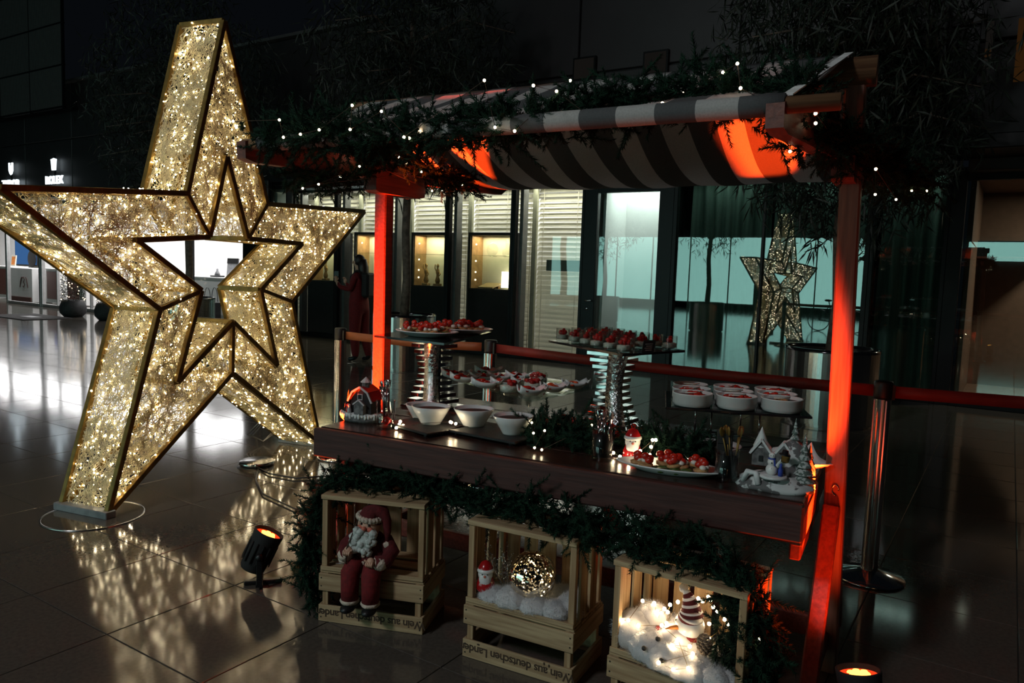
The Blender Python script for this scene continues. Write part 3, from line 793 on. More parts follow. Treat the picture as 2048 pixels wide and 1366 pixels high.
# ================================================================= THE STAR
UA = math.atan2(.9915, -.130)          # direction of the star's width
def star():
    t = thing('light_star', 'giant three-dimensional light star of gold bars and glowing thread', 'star', (-4.07 - .130 * 1.02, 2.638 + .9915 * 1.02, 0), UA)
    R, cz, D, ri = 1.715, 1.392, .365, .80
    O = [(-.08, 3.06), (1.63, 1.97), (1.02, 0), (-1.02, 0), (-1.60, 1.815)]                  # tips
    C = [(.347, 1.916), (.633, 1.205), (-.008, .729), (-.634, 1.19), (-.408, 1.912)]          # notches
    I = [(-.06, 2.195), (.755, 1.652), (.467, .728), (-.50, .724), (-.805, 1.602)]            # inner star
    J = [(.149, 1.658), (.28, 1.302), (.0, 1.082), (-.289, 1.302), (-.217, 1.651)]
    def P(v, y): return Vector((v[0], y, max(v[1], .02)))
    def bar(a, b_, w=.034): MB().bar(a, b_, w, w, up=(0, 1, 0), ch=.003).build('frame_bar', 'gold_frame', t)
    for i in range(5):
        for y in (0, D):
            bar(P(O[i], y), P(C[i], y)); bar(P(C[i - 1], y), P(O[i], y))
            bar(P(I[i], y), P(J[i], y)); bar(P(J[i - 1], y), P(I[i], y))
            bar(P(C[i], y), P(J[i], y), .03)
        for v in (O[i], C[i], I[i], J[i]): bar(P(v, 0), P(v, D))
    for s in (2, 3):
        MB().box((O[s][0], D / 2, .022), (.07, D + .06, .044), ch=.004).build('foot_plate', 'plate_grey', t)
    # woven thread: many short strands wander over every face
    rs = np.random.RandomState(11)
    V = []; Fc = []; bulbs = []
    def panel(poly, org, ex, ey, dens, rows=True):
        poly = np.array(poly); lo, hi = poly.min(0), poly.max(0)
        ar = abs(sum(poly[k][0] * poly[k - 1][1] - poly[k - 1][0] * poly[k][1] for k in range(len(poly)))) / 2
        org, ex, ey = [np.array(q) for q in (org, ex, ey)]; nz = np.cross(ex, ey)
        def inside(Q):
            r = np.zeros(len(Q), bool); n = len(poly)
            for k in range(n):
                x1, y1 = poly[k - 1]; x2, y2 = poly[k]
                c = (y1 > Q[:, 1]) != (y2 > Q[:, 1])
                with np.errstate(divide='ignore', invalid='ignore'):
                    r ^= c & (Q[:, 0] < (x2 - x1) * (Q[:, 1] - y1) / (y2 - y1 + 1e-12) + x1)
            return r
        n = int(ar * dens); step = .016; ns = 22
        X = np.zeros((0, 2))
        while len(X) < n:
            q = lo + rs.rand(n * 3, 2) * (hi - lo); X = np.concatenate([X, q[inside(q)]])
        X = X[:n]
        base = np.where(rs.rand(n) < .6, 0.0, PI / 2) + rs.randn(n) * .35
        base = np.where(rs.rand(n) < .25, rs.rand(n) * 2 * PI, base)
        base += PI * (rs.rand(n) < .5)
        curl = np.where(rs.rand(n) < .35, rs.randn(n) * .45, rs.randn(n) * .06)
        ang = base.copy(); alive = np.ones(n, bool); pts = [X.copy()]; mask = []
        for k in range(ns):
            ang += curl + rs.randn(n) * .22
            Y = X + step * np.stack([np.cos(ang), np.sin(ang)], 1)
            ok = alive & inside(Y); alive = ok; mask.append(ok.copy()); X = np.where(ok[:, None], Y, X); pts.append(X.copy())
        off = .004 * rs.randn(n)
        w = .0014 + .0007 * rs.rand(n)
        for k in range(ns):
            m = mask[k]
            if not m.any(): continue
            a, b_ = pts[k][m], pts[k + 1][m]; d = b_ - a; d /= np.linalg.norm(d, axis=1)[:, None] + 1e-9
            b_ = b_ + d * .001
            nn = np.stack([-d[:, 1], d[:, 0]], 1); ww = w[m][:, None]; oo = off[m][:, None]
            ring = []
            for q in (a, b_):
                for s_, h in ((1, -.5), (-1, -.5), (0, 1.0)):
                    p2 = q + nn * ww * s_
                    ring.append(org + p2[:, :1] * ex + p2[:, 1:] * ey + (oo + ww * h * 1.3) * nz)
            vv = np.stack(ring, 1); o0 = len(V_acc)
            Vl.append(vv.reshape(-1, 3)); cnt[0] += len(vv) * 6
            o = cnt[0] - len(vv) * 6 + np.arange(len(vv))[:, None] * 6
            for f in ((0, 1, 4, 3), (1, 2, 5, 4), (2, 0, 3, 5)): Fl.append(o + np.array(f)[None, :])
        nb = int(ar * 240); q = lo + rs.rand(nb * 6, 2) * (hi - lo); q = q[inside(q)][:nb]
        for p2 in q: bulbs.append(org + p2[0] * ex + p2[1] * ey + nz * rs.uniform(-.012, .022))
    V_acc = []
    for kind in ('front', 'back', 'outer', 'inner'):
        for i in range(5):
            sets = []
            if kind in ('front', 'back'):
                y = .008 if kind == 'front' else D - .008
                pl = [O[i], C[i], J[i], I[i], J[i - 1], C[i - 1]]
                sets.append((pl, (0, y, 0), (1, 0, 0), (0, 0, 1), 900))
            else:
                A_, B_ = (O, C) if kind == 'outer' else (I, J)
                for a, b_ in ((A_[i], B_[i]), (B_[i - 1], A_[i])):
                    ln = math.hypot(b_[0] - a[0], b_[1] - a[1]); ex = ((b_[0] - a[0]) / ln, 0, (b_[1] - a[1]) / ln)
                    sets.append(([(0, .01), (ln, .01), (ln, D - .01), (0, D - .01)], (a[0], 0, a[1]), ex, (0, 1, 0), 900))
            for st in sets:
                Vl, Fl, cnt = [], [], [0]
                panel(*st)
                mesh_np('thread_panel', np.concatenate(Vl), np.concatenate(Fl), 'thread', False, t)
    # bulbs: one joined part
    ico = MB().ball((0, 0, 0), .0052, 6, 4); iv = np.array(ico.v); fi = [f for f in ico.f]
    tri = []
    for f in fi:
        tri.append(f[:3])
        if len(f) == 4: tri.append((f[0], f[2], f[3]))
    tri = np.array(tri); B = np.array(bulbs); B[:, 2] = np.maximum(B[:, 2], .03)
    rr_ = (.55 + .55 * rs.rand(len(B)) ** 2)[:, None, None]; VV = B[:, None, :] + iv[None] * rr_; FF = np.arange(len(B))[:, None, None] * len(iv) + tri[None]
    stuff(mesh_np('light_bulb', VV.reshape(-1, 3), FF.reshape(-1, 3), 'led_warm', True, t))
    b = MB()
    for k in range(3): b.tube([(.92, .3, .30), (.86 - .04 * k, .42, .20), (.80, .50 + .03 * k, .08), (.88, .46, .02), (.97, .38, .10 + .02 * k)], .004, 5)
    b.build('supply_cable', 'frame_alu', t)
star()
# round floor hatch under the star's near foot
t = thing('floor_hatch', 'round floor hatch with a thin steel edge under the star foot', 'hatch', (-4.17, 2.62, 0), 0)
b = MB(); b.lathe([(.262, .0005), (.262, .006), (.27, .006), (.27, .0005)], 64); b.build('edge_ring', 'steel', t)
MB().lathe([(0, .0022), (.262, .0022)], 48).build('lid', 'tile', t)
t = thing('floor_socket', 'round steel floor socket lid with black cables leaving it', 'socket', (-4.30, 3.96, 0), 0)
MB().lathe([(0, 0), (.115, 0), (.125, .01), (.125, .03), (.118, .034), (0, .034)], 40).build('lid', 'steel', t)
MB().lathe([(0, .003), (.12, .003), (.125, .001)], 32, M=RM(0, 0, 0, (.06, -.09, 0)), sx=1.1, sy=.7).build('opening', 'black', t)
MB().lathe([(0, 0), (.012, 0), (.012, .04), (.006, .045), (0, .045)], 10, M=RM(0, 0, 0, (.10, -.10, 0))).build('latch', 'chrome', t)
for k, pts in enumerate((((.10, -.08, .01), (.28, -.15, .012), (.52, -.13, .012), (.72, .12, .012), (.78, .32, .012)), ((.12, -.10, .01), (.34, -.32, .012), (.62, -.52, .012), (1.0, -.62, .012), (1.4, -.60, .012)))):
    MB().tube(pts, .006, 6).build('cable', 'black', t)

# ================================================================= BARRIERS
def stanchion(x, y, label, belt=None, bm='tape_red', extra_hook=None):
    t = thing('belt_stanchion', label, 'barrier', (x, y, 0), 0, 'belt barriers behind the stall')
    MB().lathe([(0, 0), (.165, 0), (.17, .008), (.165, .014), (.05, .045), (.034, .05), (0, .05)], 40).build('base', 'chrome', t)
    b = MB(); b.lathe([(.040, .045), (.040, .93)], 24)
    for k in range(4): b.box((.0405 * math.cos(k * PI / 2 + .5), .0405 * math.sin(k * PI / 2 + .5), .49), (.006, .006, .86), M=None)
    b.build('post', 'steel', t)
    MB().lathe([(0, .925), (.044, .925), (.045, .94), (.045, 1.005), (.041, 1.015), (0, 1.017)], 24).build('head', 'black', t)
    if belt:
        a = Vector((0, 0, .962)); c = Vector(belt); d = (c - a); d.z = 0; d.normalize()
        n = 14; g = []
        for i in range(n + 1):
            f = i / n; p = a + (c - a) * f; p.z -= .012 * math.sin(f * PI)
            g.append([p + Vector((0, 0, -.03)) + d * .036 * (1 - 2 * f), p + Vector((0, 0, .03)) + d * .036 * (1 - 2 * f)])
        b = MB(); b.quads(g)
        o = b.build('belt', bm, t)
        md = o.modifiers.new('thick', 'SOLIDIFY'); md.thickness = .002
        b = MB(); b.bar(a + d * .032, a + d * .05, .05, .075); b.build('buckle', 'black', t)
    return t
stanchion(-3.967, 4.48, 'steel belt post at the left, beside the big star', (1.27, .06, .962), 'tape_orange')
stanchion(-2.66, 4.54, 'steel belt post in the middle, seen between the two serving towers', (2.475, -.33, .962), 'tape_red')
stanchion(-.183, 4.203, 'steel belt post right of the stall with its whole base showing', (2.4, .6, .962), 'tape_red')

# ================================================================= UPLIGHTS
def uplight(x, y, label, aim, energy, spill=40, core=None, csize=25, z=.19, size=math.radians(156)):
    t = thing('uplight', label, 'spotlight', (x, y, 0), 0, 'red uplights on the floor')
    c = Vector((x, y, z)); d = (Vector(aim) - c).normalized()
    q = d.to_track_quat('Z', 'Y'); M = Matrix.Translation((0, 0, z)) @ q.to_matrix().to_4x4()
    b = MB(); b.lathe([(0, -.09), (.052, -.09), (.058, -.08), (.066, .05), (.070, .095), (.070, .10), (.063, .10), (.062, .080), (0, .078)], 28, M=M)
    for k in range(14):
        a = 2 * PI * k / 14
        b.box((.066 * math.cos(a), .066 * math.sin(a), 0), (.012, .004, .10), M=M @ Matrix.Rotation(0, 4, 'Z'))
    b.build('housing', 'black_matt', t)
    MB().lathe([(0, .086), (.061, .084)], 24, M=M).build('lens', 'lens_red', t)
    b = MB()
    for k in range(7):
        a = 2 * PI * k / 6; r = .024 if k < 6 else 0
        b.lathe([(.013, .087), (.010, .092), (0, .094)], 10, M=M @ Matrix.Translation((r * math.cos(a), r * math.sin(a), 0)))
    b.build('led_cluster', 'led_cluster', t)
    side = d.cross(Vector((0, 0, 1))).normalized()
    b = MB()
    for s in (-1, 1):
        b.bar(Vector((0, 0, z)) + side * s * .074, Vector((0, 0, .02)) + side * s * .074, .026, .008, up=side, ch=.002)
        b.lathe([(0, 0), (.016, 0), (.016, .016), (0, .018)], 12, M=Matrix.Translation(Vector((0, 0, z)) + side * s * .072) @ (side * s).to_track_quat('Z', 'Y').to_matrix().to_4x4())
    b.bar(side * -.082 + Vector((0, 0, .02)), side * .082 + Vector((0, 0, .02)), .03, .012)
    h = Vector((d.x, d.y, 0)).normalized()
    b.bar(h * -.07 + Vector((0, 0, .010)), h * .10 + Vector((0, 0, .010)), .035, .02, ch=.004)
    b.build('yoke', 'black', t)
    MB().lathe([(0, 0), (.009, 0), (.009, .004), (0, .005)], 12, M=M @ RM(PI / 2, 0, 0, (0, -.064, -.01))).build('knob', 'frame_alu', t)
    q2 = d.to_track_quat('-Z', 'Y').to_euler(); q3 = q2 if core is None else (Vector(core) - c - d * .11).to_track_quat('-Z', 'Y').to_euler()
    lamp('SPOT', 'uplight_lamp', Vector((0, 0, z)) + d * .11, energy, RED, t, None, spot_size=math.radians(csize), spot_blend=.45, shadow_soft_size=.02).rotation_euler = q3
    lamp('SPOT', 'uplight_spill', Vector((0, 0, z)) + d * .112, spill, RED, t, None, spot_size=size, spot_blend=.6, shadow_soft_size=.03).rotation_euler = q2
    return t
uplight(-2.66, 2.47, 'black uplight with a glowing red lens on the floor left of the crates', (-2.03, 3.1, 2.1), 2300, 11, z=.155, core=(-1.93, 3.55, 2.1), csize=34)
uplight(-.105, 2.615, 'black uplight at the bottom right edge, its red lens just showing', (-.46, 2.88, 2.1), 1500, 24, z=.155, core=(-.80, 3.45, 2.12))

# ================================================================= MARKET STALL
st = thing('market_stall', 'wooden market stall with a striped gable awning and a serving counter', 'stall', (-1.35, 3.05, 0), 0)
OX, OY = -1.35, 3.05
def sp(x, y, z): return (x - OX, y - OY, z)
def sbar(name, a, b_, w, h, m, up=(0, 0, 1), ch=.006):
    return MB().bar(sp(*a), sp(*b_), w, h, up=up, ch=ch).build(name, m, st)
ZT = .78
CR = math.radians(1.9)                       # the counter sits a little askew
CM = Matrix.Translation(Vector((0, .02, 0))) @ Matrix.Rotation(CR, 4, 'Z')
for k in range(5):
    y = -.515 + .21 * k + .105
    MB().box((0, y, ZT - .0225), (2.03, .206, .045), M=CM, ch=.005).build('counter_plank', 'wood_table', st)
MB().box((0, -.535, ZT - .064), (2.04, .035, .125), M=CM, ch=.006).build('front_board', 'wood_fascia', st)
MB().box((0, .54, ZT - .064), (2.04, .03, .10), M=CM, ch=.006).build('rear_board', 'wood_fascia', st)
for sx in (-1, 1):
    MB().box((sx * 1.0, 0, ZT - .10), (.035, 1.02, .105), M=CM, ch=.006).build('end_board', 'wood_red', st)
    MB().box((sx * .985, -.05, ZT - .20), (.04, .66, .09), M=CM, ch=.006).build('end_bearer', 'wood_red', st)
XL, XR = -2.455, -.275
for X, lo, hi in ((XL, 0, 0), (XR, .02, -.03)):
    sbar('post', (X + lo, 3.09, 0), (X + hi, 3.08, 2.29), .072, .065, 'wood_post' if X == XR else 'wood_red', up=(0, 1, 0))
    for s in (-1, 1):
        sbar('leg', (X, 3.09 + s * .05, .66), (X, 3.09 + s * .45, .0), .045, .06, 'wood_red', up=(1, 0, 0))
    sbar('foot_tie', (X, 2.72, .13), (X, 3.46, .13), .04, .07, 'wood_red')
sbar('stretcher', (XL, 3.12, .15), (XR, 3.12, .15), .035, .085, 'wood_red')
sbar('rear_rail', (-2.3, 3.3, .44), (-.4, 3.3, .44), .03, .07, 'wood_red')
sbar('brace', (-1.34, 3.14, .64), (-1.00, 3.14, .17), .03, .075, 'wood_red', up=(0, 1, 0))
sbar('brace', (-1.40, 3.14, .64), (-1.76, 3.14, .17), .03, .075, 'wood_red', up=(0, 1, 0))
# cross arms, corbels
def armpoly(L_, z0, z1): return [(0, z0 + .012), (.05, z0), (L_ - .06, z0), (L_, z0 + .03), (L_ - .02, z1), (.04, z1), (0, z1 - .012)]
for X0, X1, nm in ((-2.425, -2.40, 'L'), (-.385, -.205, 'R')):
    d = Vector((X1 - X0, 2.06, .06)); yaw = math.atan2(d.y, d.x)
    M = Matrix.Translation(Vector(sp(X0, 2.17, 1.94))) @ Matrix.Rotation(yaw, 4, 'Z') @ Matrix.Rotation(-math.atan2(.075, 2.06), 4, 'Y')
    MB().prism(armpoly(2.06, -.045, .045), .05, M=M).build('arm', 'wood_red', st)
    xc = X0 + (X1 - X0) * .45
    MB().prism([(-.20, 1.865), (-.17, 1.855), (.15, 1.855), (.20, 1.865), (.215, 1.94), (-.20, 1.94)], .075, M=Matrix.Translation(Vector(sp(xc - .0, 3.13, 0))) @ Matrix.Rotation(PI / 2, 4, 'Z') @ Matrix.Translation((0, -.03, 0))).build('corbel', 'wood_red', st)
    for yy in (3.02, 3.15):
        MB().lathe([(0, 0), (.012, 0), (.010, .008), (0, .009)], 10, M=Matrix.Translation(Vector(sp(xc - .045 + (.09 if nm == 'R' else 0), yy, 1.99))) @ Matrix.Rotation(PI / 2 * (-1 if nm == 'L' else 1), 4, 'Y')).build('bolt', 'steel', st)
MB().tube([sp(-2.62, 3.07, 2.265), sp(-1.4, 3.07, 2.262), sp(-.235, 3.07, 2.255)], .055, 14).build('ridge_log', 'wood_log', st)
MB().tube([sp(-2.47, 2.205, 1.965), sp(-.25, 2.205, 1.972)], .024, 12).build('eave_pole', 'wood_log', st)
MB().tube([sp(-2.52, 4.19, 2.03), sp(-.22, 4.19, 2.03)], .022, 10).build('eave_pole', 'wood_log', st)
# awning cloth: front slope, rear slope (sagging), hem and the sleeve round the front pole
def cloth(nm, ya, za, yb, zb, xa0, xa1, xb0, xb1, sag, tail=0.0):
    g = []
    for i in range(41):
        f = i / 40; row = []
        for j in range(15):
            s = j / 14
            x = (xa0 + (xa1 - xa0) * f) * (1 - s) + (xb0 + (xb1 - xb0) * f) * s
            bow = sag * (4 * s * (1 - s)) * (.75 + .25 * math.sin(f * PI)) + .008 * math.sin(f * 31 + s * 4) * s * (1 - s) * 4
            row.append(sp(x, ya + (yb - ya) * s, za + (zb - za) * s - bow))
        g.append(row)
    b = MB(); b.quads(g); o = b.build(nm, 'canopy', st)
    md = o.modifiers.new('thick', 'SOLIDIFY'); md.thickness = .0025
    return o
cloth('awning_front', 3.07, 2.322, 2.205, 1.996, -2.53, -.335, -2.37, -.39, .015)
cloth('awning_rear', 3.09, 2.322, 4.19, 2.005, -2.50, -.335, -2.56, -.40, .16)
MB().tube([sp(-2.375 + 1.985 * i / 20, 2.205, 1.966 + .0004 * i) for i in range(21)], .031, 16).build('awning_sleeve', 'canopy', st)
b = MB()
for i in range(15):
    pass
b.bar(sp(-.333, 3.07, 2.327), sp(-.388, 2.21, 2.0), .03, .004); b.build('hem', 'hem', st)
MB().tube([sp(-2.50, 3.09, 2.30), sp(-2.49, 3.4, 2.10), sp(-2.505, 3.8, 1.98), sp(-2.54, 4.19, 2.0)], .008, 6).build('hem', 'hem', st)
b = MB()
for k in range(4): b.tube([sp(-.268 + .012 * math.cos(a), 3.05 + .012 * k, .72 + .010 * k + .02 * math.sin(a)) for a in np.linspace(0, 5, 8)], .003, 5)
b.build('wire_tie', 'chrome', st)

# ================================================================= FIR GARLANDS
def fir_mesh(path, n, spread, ln, seed, density=60, thick=.0019, ups=.0):
    """needle-covered twigs all along a path"""
    rs = np.random.RandomState(seed); path = np.array(path, float)
    seg = np.linalg.norm(np.diff(path, axis=0), axis=1); cum = np.concatenate([[0], np.cumsum(seg)])
    f = rs.rand(n) * cum[-1]; C = np.stack([np.interp(f, cum, path[:, k]) for k in range(3)], 1)
    tan = np.stack([np.interp(f + .02, cum, path[:, k]) - np.interp(f - .02, cum, path[:, k]) for k in range(3)], 1)
    tan /= np.linalg.norm(tan, axis=1)[:, None] + 1e-6
    d = rs.randn(n, 3) + tan * rs.randn(n, 1) * .9; d[:, 2] += ups; d /= np.linalg.norm(d, axis=1)[:, None]
    C = C + rs.randn(n, 3) * spread
    L_ = ln * (.6 + .7 * rs.rand(n)); m = density
    t = (np.arange(m) + .5) / m
    t = np.repeat(t[None], n, 0)
    base = C[:, None, :] + d[:, None, :] * (L_[:, None] * t)[..., None]
    r = rs.randn(n, m, 3); r -= (r * d[:, None, :]).sum(-1, keepdims=True) * d[:, None, :]; r /= np.linalg.norm(r, axis=-1, keepdims=True)
    nd = r * .75 + d[:, None, :] * .75; nd /= np.linalg.norm(nd, axis=-1, keepdims=True)
    nl = (.030 * (1.05 - .6 * t) * (.8 + .4 * rs.rand(n, m)))[..., None]
    s = np.cross(nd, d[:, None, :]); s /= np.linalg.norm(s, axis=-1, keepdims=True) + 1e-6
    q = np.cross(nd, s)
    V = np.stack([base + s * thick, base - s * thick * .5 + q * thick * .8, base - s * thick * .5 - q * thick * .8, base + nd * nl], 2).reshape(-1, 3)
    k = np.arange(n * m)[:, None] * 4
    Fc = np.concatenate([k + np.array([[0, 1, 3]]), k + np.array([[1, 2, 3]]), k + np.array([[2, 0, 3]])])
    return V, Fc
BULB = MB().ball((0, 0, 0), .0048, 8, 6).mesh('bulb', 'fairy')
BULB_B = MB().ball((0, 0, 0), .0062, 8, 6).mesh('bulb', 'fairy_bright')
def garland(label, path, n, spread, ln, seed, bulbs=(), m='fir', bulb=BULB, wire=True, ups=0.0, nm='fir_garland', cat='garland'):
    p0 = Vector(path[0]); t = thing(nm, label, cat, p0)
    loc = [Vector(p) - p0 for p in path]
    V, Fc = fir_mesh(loc, n, spread, ln, seed, ups=ups)
    stuff(mesh_np('foliage', V, Fc, m, False, t))
    MB().tube(loc, .006, 6).build('stem', 'twig', t)
    if bulbs:
        bl = sorted([Vector(p) - p0 for p in bulbs], key=lambda v: v.x)
        for p in bl: link('bulb', bulb, t, p)
        if wire: MB().tube(bl, .0013, 4).build('light_cord', 'twig', t)
    return t
def along(path, n, seed, jit):
    rs = np.random.RandomState(seed); path = np.array(path, float); seg = np.linalg.norm(np.diff(path, axis=0), axis=1); cum = np.concatenate([[0], np.cumsum(seg)])
    f = (np.arange(n) + rs.rand(n)) / n * cum[-1]
    return [Vector([np.interp(q, cum, path[:, k]) + rs.randn() * jit for k in range(3)]) for q in f]
pa = [(-2.36, 2.19, 1.985), (-2.2, 2.2, 1.995), (-1.9, 2.18, 1.975), (-1.6, 2.19, 1.96), (-1.35, 2.22, 1.985), (-1.1, 2.26, 2.0), (-.9, 2.36, 2.055), (-.7, 2.42, 2.075), (-.5, 2.42, 2.065), (-.36, 2.42, 2.04)]
garland('long dark fir garland with warm lights draped along the awning front', pa, 900, .030, .105, 3,
        [p + Vector((0, -.09, -.01)) for p in along(pa, 24, 5, .055)])
pb = [(-2.46, 2.40, 1.90), (-2.44, 2.62, 1.89), (-2.42, 2.80, 1.93), (-2.40, 2.94, 2.04), (-2.38, 3.2, 2.06), (-2.35, 3.42, 1.98), (-2.33, 3.72, 1.98)]
garland('fir garland hanging under the left end of the awning beside the red arm', pb, 380, .03, .10, 4, [p + Vector((.0, -.07, -.02)) for p in along(pb, 12, 8, .045)])
pc = [(-.42, 2.35, 2.04), (-.37, 2.5, 1.95), (-.33, 2.8, 1.96), (-.27, 3.1, 1.97), (-.22, 3.5, 1.97), (-.12, 3.9, 1.99), (-.08, 4.2, 1.94)]
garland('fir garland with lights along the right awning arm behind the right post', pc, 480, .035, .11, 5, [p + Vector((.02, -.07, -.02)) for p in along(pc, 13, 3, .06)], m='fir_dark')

# ================================================================= ON THE COUNTER
def lumps(parent, name, m, c, r, n, seed, size=(.012, .02), h=.02, flat=.6):
    """a heap of irregular pieces as one part"""
    rs = random.Random(seed); b = MB()
    for i in range(n):
        a = rs.random() * 2 * PI; q = math.sqrt(rs.random()) * r; s = rs.uniform(*size)
        ph = rs.random() * 9
        b.ball((c[0] + q * math.cos(a), c[1] + q * math.sin(a), c[2] + rs.random() * h * (1 - q / (r + 1e-6) * .6)), s, 8, 5, sc=(1, rs.uniform(.6, 1.1), flat), fn=lambda v: 1 + .22 * math.sin(v[0] * 5 + ph) * math.cos(v[1] * 4 + ph))
    return b.build(name, m, parent)
def canape_plate(x, y, z, rx, ry, label, seed, rz=0.0, n=6, group='plates of tomato bites'):
    t = thing('canape_plate', label, 'plate', (x, y, z), rz, group)
    k = ry / rx
    MB().lathe([(0, 0), (rx * .6, 0), (rx * .66, .004), (rx, .024), (rx + .004, .027), (rx * .97, .029), (rx * .62, .010), (0, .009)], 36, sy=k).build('plate', 'porcelain', t)
    rs = random.Random(seed)
    lumps(t, 'salad', 'leaf_salad', (0, 0, .014), min(rx, ry) * .8, 22, seed, (.014, .026), .01, .35)
    for i in range(n):
        a = 2 * PI * i / n + rs.random() * .5; q = .62 if n > 4 or i % 2 else .3
        if n > 6 and i % 3 == 0: q = .2
        cx, cy = rx * q * math.cos(a), ry * q * math.sin(a)
        b = MB(); b.lathe([(0, 0), (.026, .002), (.028, .010), (.02, .014), (0, .015)], 12, M=RM(rs.uniform(-.2, .2), rs.uniform(-.2, .2), 0, (cx, cy, .020))); o = b.build('bread_slice', 'bread', t)
        b = MB()
        for w in range(2): b.ball((cx + rs.uniform(-.018, .018), cy + rs.uniform(-.018, .018), .040), .013, 8, 6, sc=(1, .8, .7))
        b.build('mozzarella', 'mozzarella', t)
        b = MB()
        for w in range(3): b.ball((cx + rs.uniform(-.015, .015), cy + rs.uniform(-.015, .015), .045 + .007 * w), .0165, 9, 6, sc=(1, rs.uniform(.6, 1), .8))
        b.build('tomato', 'tomato', t)
    return t
# decorated barn ornament
t = thing('barn_ornament', 'snowy red-roofed barn ornament with little figures on the left end of the counter', 'ornament', (-2.285, 2.735, ZT), .12)
b = MB(); b.lathe([(0, 0), (.095, 0), (.108, .012), (.110, .028), (.104, .034)], 28, sy=.62); b.build('base', 'rock_grey', t)
def wob(v): return 1 + .05 * math.sin(v[0] * 17 + v[1] * 9)
b = MB(); b.ball((0, 0, .034), .109, 28, 6, sc=(1, .63, .10), fn=wob)
for k in range(22):
    a = PI + PI * k / 21; b.ball((.107 * math.cos(a), .067 * math.sin(a), .030), .010, 6, 4, sc=(.8, .5, 1 + .6 * math.sin(k * 2.3)))
b.build('snow_cover', 'snow_white', t)
gb = [(-.055, .04), (.055, .04), (.055, .105), (.036, .138), (0, .158), (-.036, .138), (-.055, .105)]
MB().prism(gb, .085, M=RM(0, 0, 0, (.015, -.035, 0))).build('barn_walls', 'black_matt', t)
b = MB()
for (x0, z0), (x1, z1) in zip([(.062, .10), (.040, .140), (0, .163)], [(.040, .140), (0, .163), (-.040, .140)]): b.bar((x0 + .015, .008, z0), (x1 + .015, .008, z1), .105, .006, up=(0, 0, 1))
b.bar((-.040 + .015, .008, .140), (-.062 + .015, .008, .10), .105, .006)
b.build('roof', 'ceramic_red', t)
b = MB()
for s in (-1, 1):
    b.bar((s * .064 + .015, -.046, .095), (s * .040 + .015, -.046, .141), .006, .008); b.bar((s * .041 + .015, -.046, .140), (.015, -.046, .165), .006, .008)
    b.bar((s * .030 + .02, -.062, .085), (.02, -.062, .108), .006, .006)
for s in (-.012, .012): b.box((.012 + s, -.037, .118), (.003, .004, .026)); b.box((.012, -.037, .118 + s), (.026, .004, .003))
b.build('trim', 'roof_snow', t)
MB().prism([(-.024, .04), (.024, .04), (.024, .083), (0, .104), (-.024, .083)], .03, M=RM(0, 0, 0, (.02, -.062, 0))).build('porch', 'rock_grey', t)
MB().lathe([(.018, .155), (.018, .180), (.026, .182), (0, .208)], 8, M=RM(0, 0, .39, (.015, .005, 0)), smooth=False, mis=[0, 1, 1]).build('cupola', ['rock_grey', 'roof_snow'], t)
for k, (x, y) in enumerate(((-.075, -.02), (-.055, -.035), (-.085, .0), (-.04, -.045))):
    b = MB(); b.lathe([(0, .04), (.009, .04), (.010, .055), (.006, .068), (.007, .072), (.006, .08), (0, .083)], 8, M=RM(0, 0, 0, (x, y, 0))); b.build('figure', ('black_matt', 'ceramic_red', 'black_matt', 'roof_snow')[k], t)
b = MB(); b.tube([(-.08, .01, .04), (-.082, .01, .08), (-.08, .008, .125)], [.007, .004, .002], 6)
for k in range(9): b.lathe([(0, .0), (.016 - .0012 * k, -.006), (0, .016)], 7, M=RM(0, 0, k, (-.081, .01, .055 + k * .009)))
b.build('fir_tree', 'fir_dark', t)

def tumbler(x, y, label, liner, r=.037, h=.125, rz=0):
    t = thing('glass_tumbler', label, 'glass', (x, y, ZT), rz)
    MB().lathe([(0, 0), (r * .93, 0), (r * .97, .004), (r * 1.08, h), (r * 1.02, h), (r * .90, .016), (0, .014)], 28).build('glass', 'thin_glass', t)
    if liner:
        b = MB(); b.lathe([(0, .018), (r * .88, .018), (r * 1.0, h * .86), (r * .96, h * .86), (r * .84, .03), (0, .028)], 24); b.build('napkin_liner', liner, t)
    return t
def spoon_mesh(ln=.17):
    b = MB(); b.tube([(0, 0, 0), (.001, 0, ln * .4), (0, .003, ln * .75)], [.0035, .0022, .003], 6)
    b.ball((0, .005, ln * .88), .5, 10, 6, sc=(.022, .006, .038)); return b
def fork_mesh(ln=.17):
    b = MB(); b.tube([(0, 0, 0), (.001, 0, ln * .4), (0, .002, ln * .72)], [.0035, .0022, .004], 6)
    b.box((0, .003, ln * .76), (.016, .003, ln * .10))
    for k in (-1, -.33, .33, 1): b.bar((k * .0068, .003, ln * .80), (k * .0068, .001, ln * .98), .002, .002)
    return b
SPM = spoon_mesh().mesh('spoon', 'chrome'); FKM = fork_mesh().mesh('fork', 'chrome'); SPG = spoon_mesh().mesh('spoon', 'gold_frame')
def cutlery(x, y, n, where, seed, r=.02, lean=.2, gold=False, z0=.03):
    rs = random.Random(seed)
    for i in range(n):
        a = 2 * PI * i / n + rs.random(); fk = (i % 3 == 0 and not gold)
        q = r * rs.uniform(.3, .9)
        o = link('fork' if fk else 'spoon', FKM if fk else (SPG if gold else SPM), None, (x + q * math.cos(a) * .5, y + q * math.sin(a) * .5, ZT + z0))
        tl = lean * rs.uniform(.4, 1)
        o.rotation_euler = (-math.sin(a) * tl, math.cos(a) * tl, rs.random() * 6)
        tag(o, '%s standing among the cutlery in %s' % ('small fork' if fk else ('golden spoon' if gold else 'small steel spoon'), where), 'fork' if fk else 'spoon', 'cutlery in %s' % where)
tumbler(-2.085, 2.655, 'clear glass of cutlery beside the barn ornament', None, .040, .13)
